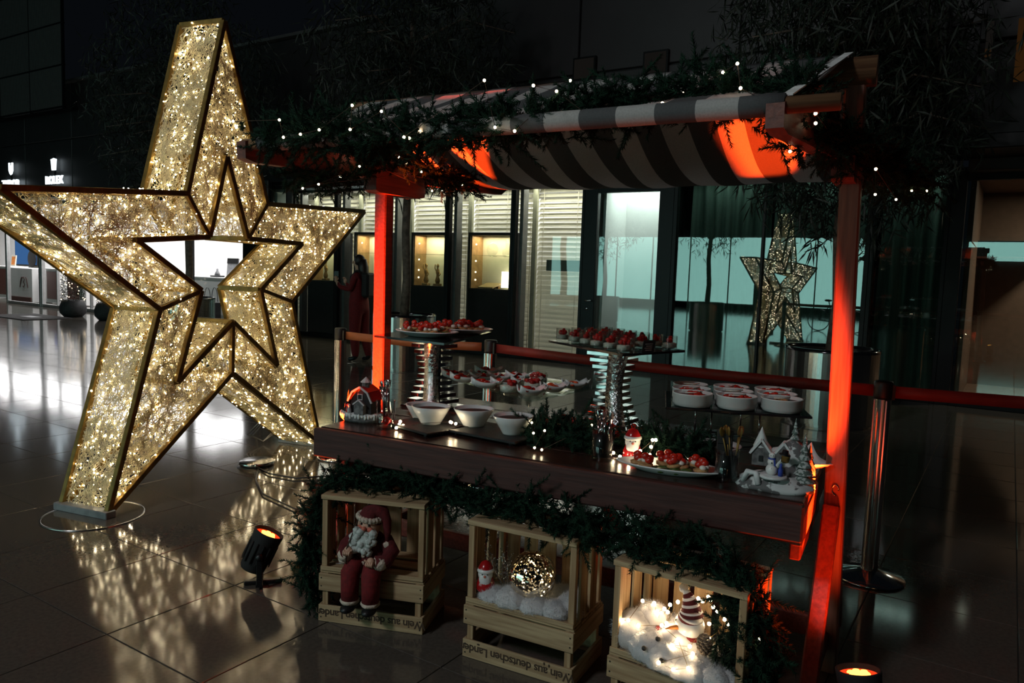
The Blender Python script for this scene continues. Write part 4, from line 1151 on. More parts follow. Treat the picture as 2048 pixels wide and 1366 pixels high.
lumps(None, 'glass_bauble', 'ceramic_red', (0, 0, 0), .001, 1, 2, (.024, .024), 0, 1)
bpy.data.objects['glass_bauble'].location = (-2.075, 2.651, ZT + .034 + .006); bpy.data.objects['glass_bauble'].scale = (.8, .8, .8)
tag(bpy.data.objects['glass_bauble'], 'small shiny red bauble at the bottom of the left cutlery glass', 'bauble')
cutlery(-2.085, 2.655, 9, 'the glass beside the barn', 3, .026, .16, z0=.055)
# slate trays and bowls
for k, (x, y, sx, sy, rz, lb) in enumerate(((-1.94, 2.765, .30, .24, -.28, 'black slate tray under the two left bowls'), (-1.615, 2.84, .36, .26, -.10, 'black slate tray under the two right bowls'))):
    t = thing('slate_tray', lb, 'tray', (x, y, ZT), rz)
    MB().box((0, 0, .017), (sx, sy, .012), ch=.003).build('slab', 'slate', t)
    b = MB()
    for p in (-1, 1):
        for q in (-1, 1): MB().lathe([(0, 0), (.012, 0), (.012, .011), (0, .011)], 10, M=RM(0, 0, 0, (p * sx * .4, q * sy * .4, 0))).build('foot', 'black', t)
for k, (x, y, r, lb) in enumerate(((-2.055, 2.90, .080, 'white bowl at the back left, half hidden behind another bowl'), (-1.935, 2.79, .082, 'white sauce bowl second from left, on the front of the left slate tray'),
                                   (-1.755, 2.865, .085, 'white sauce bowl third from left, on the right slate tray'), (-1.535, 2.83, .085, 'white sauce bowl at the right end of the row beside the greenery'))):
    t = thing('sauce_bowl', lb, 'bowl', (x, y, ZT + (.023 if k else .001)), .4 * k, 'white sauce bowls')
    prof = [(0, 0), (r * .50, 0), (r * .54, .006), (r * .80, .045), (r * 1.02, .078), (r * 1.0, .081), (r * .95, .078), (r * .74, .046), (r * .46, .012), (0, .010)]
    MB().lathe(prof, 36, sx=1.06, sy=.96).build('bowl', 'porcelain', t)
    MB().lathe([(0, .067), (r * .5, .068), (r * .90, .066)], 24, sx=1.05, sy=.95).build('sauce', 'dark_sauce', t)
# mirrored serving towers
def tower(x, y, ztop, label, corners, rz, lb_shelf):
    t = thing('serving_tower', label, 'stand', (x, y, ZT), rz, 'mirrored serving towers')
    H = ztop - ZT - .006; n = 11; sm = None
    MB().box((0, 0, .006), (.24, .24, .012), ch=.003).build('foot', 'mirror', t)
    MB().box((0, 0, H / 2), (.05, .05, H - .02)).build('core', 'black', t)
    for i in range(n):
        f = (i + .5) / n; w = .118 + .085 * (abs(f - .5) * 2) ** 1.6
        z = .02 + f * (H - .03)
        MB().box((0, 0, z), (w, w, .019), ch=.002).build('mirror_slab', 'mirror', t)
    g = []
    for i in range(15):
        f = i / 14; w = (.118 + .085 * (abs(f - .5) * 2) ** 1.6) * .5; z = .012 + f * (H - .016)
        g.append([(w * .70 - .5 * 0 , -w - .004 - .0, z), (w + .006, -w - .006, z), (w + .004, -w * .70, z)])
    # hammered strip wraps the corner that faces the camera
    b = MB(); g2 = []
    for row in g:
        a, m_, c = row; g2.append([(a[0] - .045, a[1] - .003, a[2]), (m_[0] - .012, m_[1] - .010, m_[2]), (c[0] + .006, c[1] - .0, c[2])])
    b.quads(g2); o = b.build('hammered_strip', 'hammered', t); md = o.modifiers.new('thick', 'SOLIDIFY'); md.thickness = .003
    s = thing('glass_board', lb_shelf, 'board', (x, y, ztop - .006), 0)
    b = MB(); P4 = [Vector((c[0] - x, c[1] - y)) for c in corners]
    vs = [(p.x, p.y, z) for z in (0, .010) for p in P4]
    b.add(vs, [(3, 2, 1, 0), (4, 5, 6, 7), (0, 1, 5, 4), (1, 2, 6, 5), (2, 3, 7, 6), (3, 0, 4, 7)])
    b.build('board', 'black_gloss', s)
    b = MB()
    for p in P4: b.lathe([(0, -.006), (.008, -.006), (.008, 0)], 8, M=RM(0, 0, 0, (p.x * .35, p.y * .35, 0)))
    b.build('pad', 'black', s)
    return s
ZS = 1.165
tower(-2.235, 3.24, ZS, 'left mirrored serving tower carrying the tomato plates', [(-2.33, 2.868), (-1.884, 2.804), (-2.05, 3.50), (-2.49, 3.56)], -.16, 'dark glass board on the left tower under two tomato plates')
tower(-1.285, 3.34, ZS, 'right mirrored serving tower with a hammered strip, under the dessert glasses', [(-1.62, 3.318), (-1.116, 2.99), (-.962, 3.376), (-1.466, 3.70)], -.10, 'dark glass board on the right tower full of dessert glasses')
canape_plate(-2.13, 3.02, ZS + .005, .165, .13, 'white plate heaped with tomato bites on the left tower, front plate', 11, -.15, 9)
canape_plate(-2.10, 3.30, ZS + .005, .15, .12, 'white plate of tomato bites on the left tower, rear plate', 12, .3, 8)
# dessert glasses
def dessert_glass(r=.034, h=.058, seed=1):
    t = thing('dessert_glass', 'small dessert glass of white cream and red berries on the right tower', 'glass', (0, 0, 0), 0, 'dessert glasses on the right tower')
    MB().lathe([(0, 0), (r * .94, 0), (r, .004), (r, h), (r * 1.03, h + .002), (r * .95, h), (r * .93, .008), (0, .007)], 20).build('glass', 'thin_glass', t)
    MB().lathe([(0, .008), (r * .90, .008), (r * .91, h * .46), (r * .5, h * .53), (0, h * .50)], 16).build('cream', 'cream_dessert', t)
    lumps(t, 'berries', 'berry', (0, 0, h * .62), r * .55, 6, seed, (.011, .015), .018, .9)
    return t
proto = dessert_glass()
A, B_, D_ = Vector((-1.116, 2.99)), Vector((-.962, 3.376)), Vector((-1.62, 3.318))
first = True; k = 0
for i in range(6):
    for j in range(4):
        if (i, j) in ((0, 1), (0, 2)): continue
        u, v = (i + .55) / 6.1, (j + .55) / 4.1
        p = A + (D_ - A) * u + (B_ - A) * v
        lb_ = 'small cream and berry dessert glass, %s from the front corner in the %s row' % (('first', 'second', 'third', 'fourth', 'fifth', 'sixth')[i], ('front', 'second', 'third', 'rear')[j])
        if first: proto['label'] = lb_; proto.location = (p.x, p.y, ZS + .005); first = False; o = proto
        else: o = copy_tree(proto, (p.x + rnd.uniform(-.004, .004), p.y + rnd.uniform(-.004, .004), ZS + .005), rnd.random() * 6, lb_)
t = thing('sign_card', 'small black sign card with pale lines among the dessert glasses', 'card', (-1.045, 3.10, ZS + .005), 1.1)
MB().box((0, 0, .03), (.07, .003, .055), M=RM(.2, 0, 0)).build('card', 'black', t); MB().box((0, .012, .003), (.06, .03, .006)).build('foot', 'black', t)
b = MB()
for k in range(4): b.box((-.004 + .003 * (k % 2), -.004, .042 - k * .009), (.042 - .008 * (k % 2), .001, .0025), M=RM(.2, 0, 0))
b.build('printed_lines', 'paper_grey', t)
# clear glass board between the towers with spoons and jars
ZM = .94
t = thing('glass_board', 'clear glass board bridging the two towers, set with tasting spoons', 'board', (-1.80, 3.25, ZM), 0)
b = MB(); cs = [(-2.19, 3.25), (-1.48, 2.87), (-1.40, 3.46), (-1.98, 3.62)]
vs = [(x + 1.80, y - 3.25, z) for z in (0, .008) for x, y in cs]
b.add(vs, [(3, 2, 1, 0), (4, 5, 6, 7), (0, 1, 5, 4), (1, 2, 6, 5), (2, 3, 7, 6), (3, 0, 4, 7)]); b.build('pane', 'green_glass', t)
b = MB()
for x, y in ((-.10, .02), (.16, -.08), (.1, .2)): b.lathe([(.006, -.158), (.006, 0)], 8, M=RM(0, 0, 0, (x, y, 0)))
b.build('support_rod', 'thin_glass', t)
def tasting_spoon(x, y, rz, label, m, seed):
    t = thing('tasting_spoon', label, 'spoon', (x, y, ZM + .0085), rz, 'porcelain tasting spoons'); t.scale = (1.3, 1.3, 1.15)
    g = []
    for i in range(11):
        f = i / 10; w = .030 * math.sin(PI * min(1, (f * .8 + .06))) ** .7 if f < .72 else .030 * (1 - (f - .72) * 2.2)
        row = []
        for j in range(7):
            s = (j - 3) / 3
            row.append((-.05 + .115 * f, s * max(w, .008), .002 + .024 * s * s * (1 if f < .72 else .4) + (.03 * max(0, f - .62) / .38) + .02 * (1 - f) ** 6))
        g.append(row)
    b = MB(); b.quads(g); o = b.build('bowl', 'porcelain', t); md = o.modifiers.new('thick', 'SOLIDIFY'); md.thickness = .004; md.offset = 1
    lumps(t, 'topping', m, (-.012, 0, .020), .024, 9, seed, (.010, .015), .014, .7)
    lumps(t, 'garnish', 'leaf_salad', (-.018, 0, .016), .022, 4, seed + 50, (.008, .012), .006, .5)
    return t
spn = [(-2.08, 3.20, 'at the left corner of the glass board'), (-1.975, 3.12, 'in the left row, frontmost'), (-1.915, 3.20, 'in the left row, second from the front'), (-1.86, 3.28, 'in the left row, third from the front'), (-1.80, 3.36, 'at the back of the left row'),
       (-2.02, 3.42, 'at the back left behind the left row'), (-1.80, 3.035, 'in the middle row, frontmost'), (-1.74, 3.11, 'in the middle row, second'), (-1.68, 3.20, 'in the middle row, at the back'),
       (-1.535, 2.985, 'right beside the berry jar'), (-1.50, 3.14, 'second from the right end'), (-1.465, 3.30, 'at the right end of the glass board')]
for k, (x, y, lb) in enumerate(spn):
    tasting_spoon(x, y, .75 if k < 9 else 1.1, 'white porcelain spoon with %s topping %s' % ('orange' if k > 9 else 'red', lb), 'salmon' if k > 9 else 'tomato', 30 + k)
def jar(x, y, z, label, r=.045, h=.065):
    t = thing('dessert_jar', label, 'jar', (x, y, z), 0, 'glass jars of dessert')
    MB().lathe([(0, 0), (r, 0), (r * 1.06, .006), (r * 1.06, h * .8), (r * .93, h * .9), (r * .97, h), (r * .90, h), (r * .86, h * .88), (r * .98, h * .78), (r * .96, .01), (0, .008)], 26).build('glass', 'thin_glass', t)
    MB().lathe([(0, .009), (r * .94, .009), (r * .94, h * .52), (0, h * .56)], 20).build('cream', 'cream_dessert', t)
    lumps(t, 'berries', 'berry', (0, 0, h * .64), r * .7, 12, int(x * -100), (.010, .014), .014, .8)
    b = MB(); b.tube([(-r * 1.05, 0, h * .75), (-r * 1.5, 0, h * .6), (-r * 1.7, .01, h * .2)], .0022, 5); b.build('clip', 'chrome', t)
jar(-1.645, 2.985, ZM + .0085, 'glass jar of cream and red berries at the front of the glass board')
jar(-1.60, 3.13, ZM + .0085, 'glass jar of red berries behind the front jar')
jar(-1.66, 3.30, ZM + .0085, 'glass jar of red berries at the back of the glass board')
# wire stand with ramekins
t = thing('wire_stand', 'chrome wire stand under the glass tray of ramekins', 'stand', (-.76, 3.38, ZT), .28)
b = MB()
for a in range(4):
    q = PI / 4 + a * PI / 2 + .3; b = MB(); b.tube([(.15 * math.cos(q), .15 * math.sin(q), 0), (.15 * math.cos(q), .15 * math.sin(q), .165)], .0035, 6); b.build('leg', 'chrome', t)
b = MB()
for z in (.150,): b.tube([(.15 * math.cos(q), .15 * math.sin(q), z) for q in np.linspace(0, 2 * PI, 33)], .004, 6, cap=False)
b.tube([(.15 * math.cos(q), .15 * math.sin(q), .006) for q in np.linspace(0, 2 * PI, 33)], .004, 6, cap=False)
b.build('ring', 'chrome', t)
t = thing('glass_tray', 'dark edged glass tray on the wire stand, full of ramekins', 'tray', (-.735, 3.37, ZT + .166), .31)
MB().box((0, 0, .005), (.58, .46, .010), ch=.002).build('tray', 'black_gloss', t)
MB().box((0, 0, .011), (.53, .41, .003), ch=.001).build('top_face', 'green_glass', t)
rk = 0
for j in range(3):
    for i in range(3):
        c, s = math.cos(.31), math.sin(.31); u, v = -.18 + .18 * i, -.155 + .135 * j
        t = thing('ramekin', '%s ramekin of the %s row on the glass tray, %s' % (('left', 'middle', 'right')[i], ('front', 'second', 'rear')[j], ('with tomato' if (i + j) % 3 < 2 else 'with a pale filling')), 'ramekin', (-.735 + u * c - v * s, 3.37 + u * s + v * c, ZT + .1795), rnd.random(), 'ramekins on the glass tray')
        r = .083
        if j == 2: r = .078
        MB().lathe([(0, 0), (r * .9, 0), (r * .93, .005), (r * .95, .008), (r, .012), (r, .050), (r * 1.02, .052), (r * .99, .055), (r * .93, .053), (r * .91, .018), (0, .016)], 40).build('dish', 'ramekin', t)
        MB().lathe([(0, .040), (r * .92, .040)], 24).build('filling', 'salmon' if False else 'dark_sauce', t)
        if (i + j) % 3 < 2: lumps(t, 'tomato', 'tomato', (0, 0, .043), r * .6, 9, 70 + rk, (.012, .019), .008, .5)
        else: lumps(t, 'topping', 'bread', (0, 0, .041), r * .30, 9, 70 + rk, (.010, .015), .004, .4)
        MB().tube([(-r * .4, 0, .052), (r * .1, .01, .050), (r * .5, .02, .054)], .003, 5).build('cream_swirl', 'cream_dessert', t)
        rk += 1
# tomato plates behind the greenery
canape_plate(-1.44, 3.07, ZT + .001, .13, .10, 'plate of tomato bites behind the counter greenery, left of the right tower', 14, .2, 5)
canape_plate(-1.13, 3.07, ZT + .001, .13, .11, 'plate of tomato bites right in front of the right tower foot', 15, -.1, 6)
# cup of cutlery in the middle
tumbler(-1.075, 2.715, 'glass with a black liner full of cutlery, at the middle of the counter', 'black', .042, .128)
cutlery(-1.075, 2.715, 10, 'the middle glass', 8, .028, .32)
# ceramic figurine
def figurine(x, y, z, rz, label, s=1.0):
    t = thing('ceramic_figurine', label, 'figurine', (x, y, z), rz)
    MB().lathe([(0, 0), (.030, 0), (.038, .012), (.037, .035), (.026, .062), (.0, .075)], 20, M=Matrix.Scale(s, 4)).build('body', 'ceramic_red', t)
    b = MB(); b.ball((0, -.010, .073), .030, 18, 12, sc=(1, .85, 1.0), M=Matrix.Scale(s, 4)); b.build('head', 'ceramic_white', t)
    b = MB(); b.ball((0, -.020, .056), .026, 14, 10, sc=(.95, .7, 1.35), fn=lambda v: 1 + .05 * math.sin(v[0] * 14) * math.sin(v[2] * 9), M=Matrix.Scale(s, 4)); b.build('beard', 'ceramic_white', t)
    b = MB(); b.lathe([(.031, .088), (.029, .100), (.018, .120), (.0, .128)], 18, M=Matrix.Scale(s, 4) @ RM(0, 0, 0, (0, -.006, 0))); b.build('hat', 'ceramic_red', t)
    b = MB(); b.lathe([(.030, .080), (.035, .085), (.034, .093), (.030, .096)], 18, M=Matrix.Scale(s, 4) @ RM(0, 0, 0, (0, -.006, 0))); b.build('hat_brim', 'ceramic_white', t)
    b = MB()
    for q in (-1, 1): b.ball((q * .010, -.0345, .079), .0028, 6, 5, M=Matrix.Scale(s, 4))
    b.build('eyes', 'black', t)
    MB().ball((0, -.037, .071), .005, 8, 6, M=Matrix.Scale(s, 4)).build('nose', 'cheek', t)
    return t
figurine(-.985, 2.80, ZT, .35, 'ceramic white-bearded figurine with a red hat, on the counter behind the platter', 1.0)
# oval platter
t = canape_plate(-.80, 2.70, ZT + .001, .20, .085, 'long oval white platter of tomato bites at the front of the counter', 21, .12, 8)
# right cutlery glass, pouch
tumbler(-.60, 2.71, 'glass with a dark liner and golden cutlery, beside the snowy village', 'slate', .040, .115)
t = thing('napkin_pouch', 'upright black napkin pouch standing in the right cutlery glass', 'napkin', (-.612, 2.715, ZT + .03), .2)
MB().box((0, 0, .075), (.055, .012, .15), M=RM(-.1, 0, 0), ch=.004).build('pouch', 'black_matt', t); MB().box((0, -.008, .125), (.05, .004, .05), M=RM(-.1, 0, 0), ch=.001).build('flap', 'black', t)
cutlery(-.585, 2.725, 8, 'the glass beside the snowy village', 9, .026, .3, gold=True)
t = thing('serving_bowl', 'white bowl half hidden behind the right cutlery glass', 'bowl', (-.72, 3.02, ZT + .001), 0)
MB().lathe([(0, 0), (.05, 0), (.075, .03), (.105, .055), (.102, .058), (.07, .033), (.045, .008), (0, .008)], 32).build('bowl', 'porcelain', t)
MB().lathe([(0, .04), (.085, .042)], 24).build('sauce', 'dark_sauce', t)
MB().tube([(.02, -.04, .05), (-.05, -.10, .075), (-.08, -.17, .04), (-.02, -.2, .008)], .003, 6).build('ladle', 'chrome', t)
t = thing('square_bowl', 'small white bowl with a raised corner in red light, right of the snowy village', 'bowl', (-.40, 3.06, ZT + .001), .6)
b = MB(); g = []
for i in range(13):
    row = []
    for j in range(13):
        x, y = (i - 6) / 6, (j - 6) / 6; m_ = max(abs(x), abs(y))
        row.append((x * .085, y * .085, .004 + .035 * m_ ** 2 + .045 * (max(0, x * y)) ** 2))
    g.append(row)
b.quads(g); o = b.build('bowl', 'porcelain', t); md = o.modifiers.new('thick', 'SOLIDIFY'); md.thickness = .004; md.offset = 1
MB().lathe([(0, 0), (.03, 0), (.035, .006), (0, .006)], 16).build('foot', 'porcelain', t)
# snowy village
t = thing('village_ornament', 'snowy village ornament with a snowman, at the right end of the counter', 'ornament', (-.435, 2.745, ZT), .1)
def rk_(v): return 1 + .07 * math.sin(v[0] * 9 + 2) * math.cos(v[1] * 8) + .04 * math.sin(v[2] * 15 + v[0] * 6)
b = MB(); b.ball((0, .0, .0), .135, 30, 12, sc=(1, .78, .36), fn=lambda v: rk_(v) if v[2] > -.02 else .97)
b.v = [(x, y, max(z, 0)) for x, y, z in b.v]; b.build('mound', 'snowy_rock', t)
b = MB(); b.ball((.045, .04, .03), .085, 20, 12, sc=(1, .7, 1.5), fn=rk_); b.v = [(x, y, max(z, .002)) for x, y, z in b.v]; b.build('cliff', 'snowy_rock', t)
MB().lathe([(0, .044), (.045, .044), (.047, .050), (.042, .054), (0, .054)], 24, M=RM(0, 0, 0, (-.005, -.062, 0))).build('plinth', 'snow_white', t)
sm_ = MB(); sm_.ball((-.012, -.065, .072), .020, 14, 10); sm_.ball((-.012, -.066, .099), .0155, 12, 8); sm_.ball((-.012, -.067, .120), .012, 12, 8); o = sm_.build('snowman', 'ceramic_white', t)
b = MB(); b.lathe([(0, .129), (.019, .129), (.019, .132), (.011, .133), (.010, .146), (0, .147)], 14, M=RM(0, .15, 0, (.008, -.067, 0))); b.build('hat', 'black', o)
b = MB(); b.lathe([(.011, .108), (.014, .111), (.011, .114)], 14, M=RM(0, 0, 0, (-.012, -.067, 0))); b.bar((-.004, -.078, .110), (-.001, -.079, .088), .006, .003); b.build('scarf', 'blue', o)
b = MB()
for z in (.078, .098): b.ball((-.012, -.0815, z), .0025, 6, 5)
for s in (-1, 1): b.ball((-.012 + s * .004, -.0782, .123), .0016, 6, 5)
b.build('coal', 'black', o)
b = MB(); b.lathe([(0, .055), (.008, .055), (.009, .075), (.004, .088), (.006, .094), (0, .100)], 10, M=RM(0, 0, 0, (.018, -.072, 0))); b.build('figure', 'blue', t)
for k, (x, y, z, r, h) in enumerate(((.088, -.005, .03, .040, .17), (.052, .045, .10, .032, .14), (.105, .035, .02, .034, .14))):
    b = MB()
    for q in range(6): b.lathe([(0, z + h * (q + 1.6) / 6.6), (r * (1 - q / 6.4), z + h * q / 6.6)], 12, M=RM(0, 0, q * .4, (x, y, 0)))
    b.build('fir_tree', 'snowy_tree', t)
for k, (x, y, z, s) in enumerate(((-.055, .035, .065, 1.0), (.020, .03, .075, .85))):
    b = MB(); b.prism([(-.03 * s, 0), (.03 * s, 0), (.03 * s, .05 * s), (0, .085 * s), (-.03 * s, .05 * s)], .05 * s, M=RM(0, 0, 0, (x, y - .03, z))); o = b.build('house', 'rock_grey', t)
    b = MB()
    for q in (-1, 1): b.bar((x + q * .038 * s, y - .005, z + .040 * s), (x, y - .005, z + .092 * s), .062 * s, .007)
    b.build('roof', 'snow_white', o)
    MB().box((x, y - .032, z + .025 * s), (.014, .004, .02)).build('window', 'black', o)
MB().lathe([(.024, 0), (.028, .004), (0, .075)], 12, M=RM(0, 0, 0, (-.058, .03, .125))).build('spire', 'snow_white', t)
MB().lathe([(.020, -.05), (.020, .005), (0, .006)], 10, M=RM(0, 0, 0, (-.058, .03, .125))).build('tower', 'rock_grey', t)
b = MB(); b.tube([(-.105, -.05, .018), (-.09, -.062, .055), (-.062, -.075, .055), (-.05, -.085, .018)], .010, 8); b.build('arch', 'snow_white', t)
b = MB(); b.box((.028, -.008, .105), (.026, .02, .034), ch=.004); b.build('lantern', 'gold_frame', t)
# greenery and lights on the counter
pg = [(-1.50, 2.95, .80), (-1.38, 2.80, .81), (-1.30, 2.88, .83), (-1.20, 2.80, .82), (-1.17, 2.92, .82)]
garland('fir greenery with lights on the counter between the bowls and the middle cutlery glass', pg, 260, .028, .085, 21, [(-1.37, 2.70, .85), (-1.33, 2.72, .862), (-1.345, 2.665, .80), (-1.31, 2.66, .798), (-1.185, 2.86, .88), (-1.155, 2.87, .885), (-1.45, 2.84, .86), (-1.56, 2.99, .83), (-1.63, 3.06, .84), (-1.60, 3.05, .842)], m='fir', ups=.6)
pg = [(-1.03, 2.92, .80), (-.94, 2.88, .82), (-.86, 2.90, .83), (-.78, 2.90, .82), (-.70, 2.94, .81)]
garland('fir greenery with bright lights on the counter behind the oval platter', pg, 220, .028, .085, 22, [(-.905, 2.80, .868), (-.893, 2.802, .870), (-.90, 2.77, .848), (-.895, 2.745, .822), (-.935, 2.75, .83), (-1.01, 2.735, .80), (-.97, 2.725, .795), (-1.055, 2.78, .80)], m='fir', ups=.6, bulb=BULB_B)
t = thing('fairy_light_string', 'string of warm fairy lights lying between the bowls and the left cutlery glass', 'lights', (-2.0, 2.66, ZT), 0)
pl = [(-.035, .03, .022), (-.022, .02, .038), (-.012, .028, .020), (-.028, .0, .012), (.19, .10, .05), (.215, .105, .045), (.205, .085, .052)]
for p in pl: link('bulb', BULB_B, t, p)
MB().tube([(-.06, .05, .004)] + pl[:4] + [(.05, .08, .030)] + pl[4:] + [(.26, .14, .03)], .0013, 4).build('light_cord', 'twig', t)

# ================================================================= CRATES
PRINT = 'Wein aus deutschen Landen'
def lower_crate(x, y, rz, label, w=.462, d=.30, mark=0):
    """upside-down wine crate; x, y = front left corner on the floor"""
    c, s = math.cos(rz), math.sin(rz)
    t = thing('wine_crate', label, 'crate', (x + w / 2 * c - d / 2 * s, y + w / 2 * s + d / 2 * c, 0), rz)
    H = .215
    for sx in (-1, 1):
        for sy in (-1, 1): MB().box((sx * (w / 2 - .025), sy * (d / 2 - .024), H / 2), (.026, .026, H - .012), ch=.002).build('corner_post', 'wood_crate_v', t)
    for z, h in ((.037, .072), (.171, .074)):
        for sy in (-1, 1):
            o = MB().box((0, sy * (d / 2 - .005), z), (w, .010, h), ch=.0015).build('slat', 'wood_crate', t)
            if sy < 0 and z < .1:
                lettering(PRINT, .046, .0004, 'print', o, (0, -d / 2 - .0007, z + .004), (PI / 2, PI, 0), bold=.0008, spacing=.93)
                if mark:
                    b = MB()
                    for k in range(mark): b.ball((.14 - .02 * k, -d / 2 - .0005, z + .027 + .003 * (k % 2)), .004, 6, 4, sc=(1, .2, 1.6))
                    b.ball((-.16, -d / 2 - .0005, z + .028), .005, 6, 4, sc=(1.4, .2, .8)); b.build('printed_mark', 'print', o)
        for sx in (-1, 1):
            MB().box((sx * (w / 2 - .006), 0, z), (.012, d - .022, h), ch=.0015).build('end_slat', 'wood_crate_y', t)
    b = MB()
    for sx in (-1, 1):
        for z in (.02, .055, .155, .19):
            b.box((sx * (w / 2 - .012), -d / 2 - .0004, z), (.005, .002, .005))
    b.build('nail', 'black_matt', t)
    for k in range(4): MB().box((0, -d / 2 + .04 + k * (d - .08) / 3, H + .0), (w - .004, .062, .010), ch=.0015).build('bottom_slat', 'wood_crate', t)
    return t, H + .005
def upper_crate(x, y, rz, z0, label, w=.452, d=.27, H=.325):
    c, s = math.cos(rz), math.sin(rz)
    t = thing('wine_crate', label, 'crate', (x + w / 2 * c - d / 2 * s, y + w / 2 * s + d / 2 * c, z0 + .001), rz)
    for sx in (-1, 1):
        for sy in (-1, 1): MB().box((sx * (w / 2 - .014), sy * (d / 2 - .013), H / 2), (.024, .024, H - .02), ch=.002).build('corner_post', 'wood_crate_v', t)
        for k in range(2): MB().box((sx * (w / 2 - .005), -d / 2 + .085 + k * .095, H / 2), (.010, .066, H - .02), ch=.0015).build('side_slat', 'wood_crate_v', t)
    for z in (.006, H - .006):
        for k in range(3): MB().box((0, -d / 2 + .036 + k * (d - .072) / 2, z), (w, .070, .011), ch=.0015).build('board', 'wood_crate', t)
    for k, q in enumerate((-.165, -.085, -.005, .085, .17)):
        MB().box((q, d / 2 - .004, H / 2), (.058 if k != 2 else .066, .009, H - .024), ch=.0015).build('back_slat', 'wood_crate_v', t)
    MB().box((0, -d / 2 - .003, H - .010), (w, .008, .018), ch=.001).build('front_rail', 'wood_crate', t)
    MB().box((0, -d / 2 - .003, .010), (w, .008, .018), ch=.001).build('front_rail', 'wood_crate', t)
    return t
cr = [(-2.170, 2.335, math.radians(16.5), 'left', 0), (-1.500, 2.415, math.radians(1.0), 'middle', 2), (-.880, 2.350, math.radians(-5.5), 'right', 0)]
frames = []
con = ('holding the bearded doll', 'holding the glitter globe', 'holding the snowman')
for k, (x, y, rz, nm, mk) in enumerate(cr):
    t, zt = lower_crate(x, y, rz, 'lower wooden wine crate of the %s stack, upside down with printed words' % nm if k < 2 else 'lower wooden wine crate of the right stack, cut by the bottom edge', mark=mk)
    o = upper_crate(x + .006 * math.cos(rz) - .01 * math.sin(rz), y + .006 * math.sin(rz) + .01 * math.cos(rz), rz, zt, 'upper wooden wine crate of the %s stack, open to the front, %s' % (nm, con[k]))
    frames.append(Matrix.Translation(o.location) @ Matrix.Rotation(rz, 4, 'Z'))
def at(k, x, y, z): return frames[k] @ Vector((x, y, z))
RZ = [c[2] for c in cr]

# ---- bearded doll sitting on the left crate's edge
D0 = at(0, -.015, -.105, .014)
t = thing('bearded_doll', 'sitting doll with long white beard and red suit in the left crate', 'doll', D0, RZ[0] - .05)
def blob(name, m, parts, parent=None, fn=None, n=18, k=12):
    b = MB()
    for c, r, sc in parts: b.ball(c, r, n, k, sc=sc, fn=fn)
    return b.build(name, m, parent or t)
def fz(a): return lambda v: 1 + a * math.sin(v[0] * 17 + v[2] * 5) * math.cos(v[1] * 15 + v[2] * 13) + a * .6 * math.sin(v[2] * 29 + v[0] * 11)
b = MB(); b.lathe([(0, 0), (.060, .0), (.078, .03), (.080, .075), (.070, .12), (.048, .155), (.026, .17), (0, .172)], 24, sy=.80); b.build('body', 'dark_red_cloth', t)
b = MB()
for s in (-1, 1):
    b.tube([(s * .036, -.02, .035), (s * .042, -.075, .034), (s * .046, -.095, .018), (s * .046, -.098, -.04), (s * .046, -.098, -.092)], [.040, .040, .040, .037, .036], 16)
b.build('trousers', 'red_cloth', t)
for s in (-1, 1):
    blob('trouser_cuff', 'fur', [((s * .046, -.098, -.100), .040, (1, 1, .42))], fn=fz(.05))
    b = MB(); b.ball((s * .047, -.112, -.126), .034, 14, 8, sc=(.85, 1.25, .55)); b.tube([(s * .046, -.098, -.1), (s * .046, -.098, -.128)], .026, 12); b.build('boot', 'black', t)
b = MB()
b.tube([(-.062, -.005, .140), (-.098, -.025, .100), (-.092, -.065, .078), (-.066, -.088, .096)], [.032, .034, .030, .027], 14)
b.tube([(.062, -.005, .140), (.100, -.02, .095), (.092, -.062, .066), (.058, -.088, .070)], [.032, .034, .030, .027], 14)
b.build('sleeves', 'dark_red_cloth', t)
blob('sleeve_cuff', 'fur', [((-.078, -.078, .082), .033, (1, .9, .9))], fn=fz(.06))
blob('sleeve_cuff', 'fur', [((.075, -.078, .064), .033, (1, .9, .9))], fn=fz(.06))
blob('sleeve_cuff', 'fur', [((-.094, -.05, .055), .030, (1, .9, .9))], fn=fz(.06))
for s, c in ((-1, (-.056, -.098, .108)), (1, (.048, -.105, .076))):
    b = MB(); b.ball(c, .018, 12, 8, sc=(1, .8, 1.05))
    for q in range(4): b.tube([(c[0] - .012 + .008 * q, c[1] - .008, c[2] + .004), (c[0] - .012 + .008 * q, c[1] - .020, c[2] - .006), (c[0] - .010 + .007 * q, c[1] - .014, c[2] - .016)], [.0048, .0045, .0035], 6)
    b.tube([(c[0] + s * -.014, c[1] - .004, c[2]), (c[0] + s * -.022, c[1] - .012, c[2] + .010)], [.005, .004], 6)
    b.build('hand', 'skin', t)
b = MB(); b.tube([(-.062, -.104, .055), (-.058, -.108, .12), (-.030, -.062, .235)], .003, 6); b.build('stick', 'twig', t)
hd = RM(-.04, .12, 0, (0, -.024, .198))
b = MB(); b.ball((0, 0, 0), .050, 20, 14, sc=(.96, .92, 1.02), M=hd); b.build('head', 'skin', t)
b = MB()
for s in (-1, 1): b.ball((s * .022, -.040, -.004), .0135, 10, 8, sc=(1.1, .6, .8), M=hd)
b.build('cheeks', 'cheek', t)
b = MB(); b.ball((0, -.050, -.002), .010, 10, 8, M=hd); b.build('nose', 'cheek', t)
b = MB()
for s in (-1, 1): b.ball((s * .017, -.0435, .014), .0048, 8, 6, M=hd)
b.build('eyes', 'black', t)
b = MB()
for s in (-1, 1): b.ball((s * .018, -.044, .024), .010, 8, 6, sc=(1.3, .4, .35), M=hd)
b.build('eyebrows', 'fur', t)
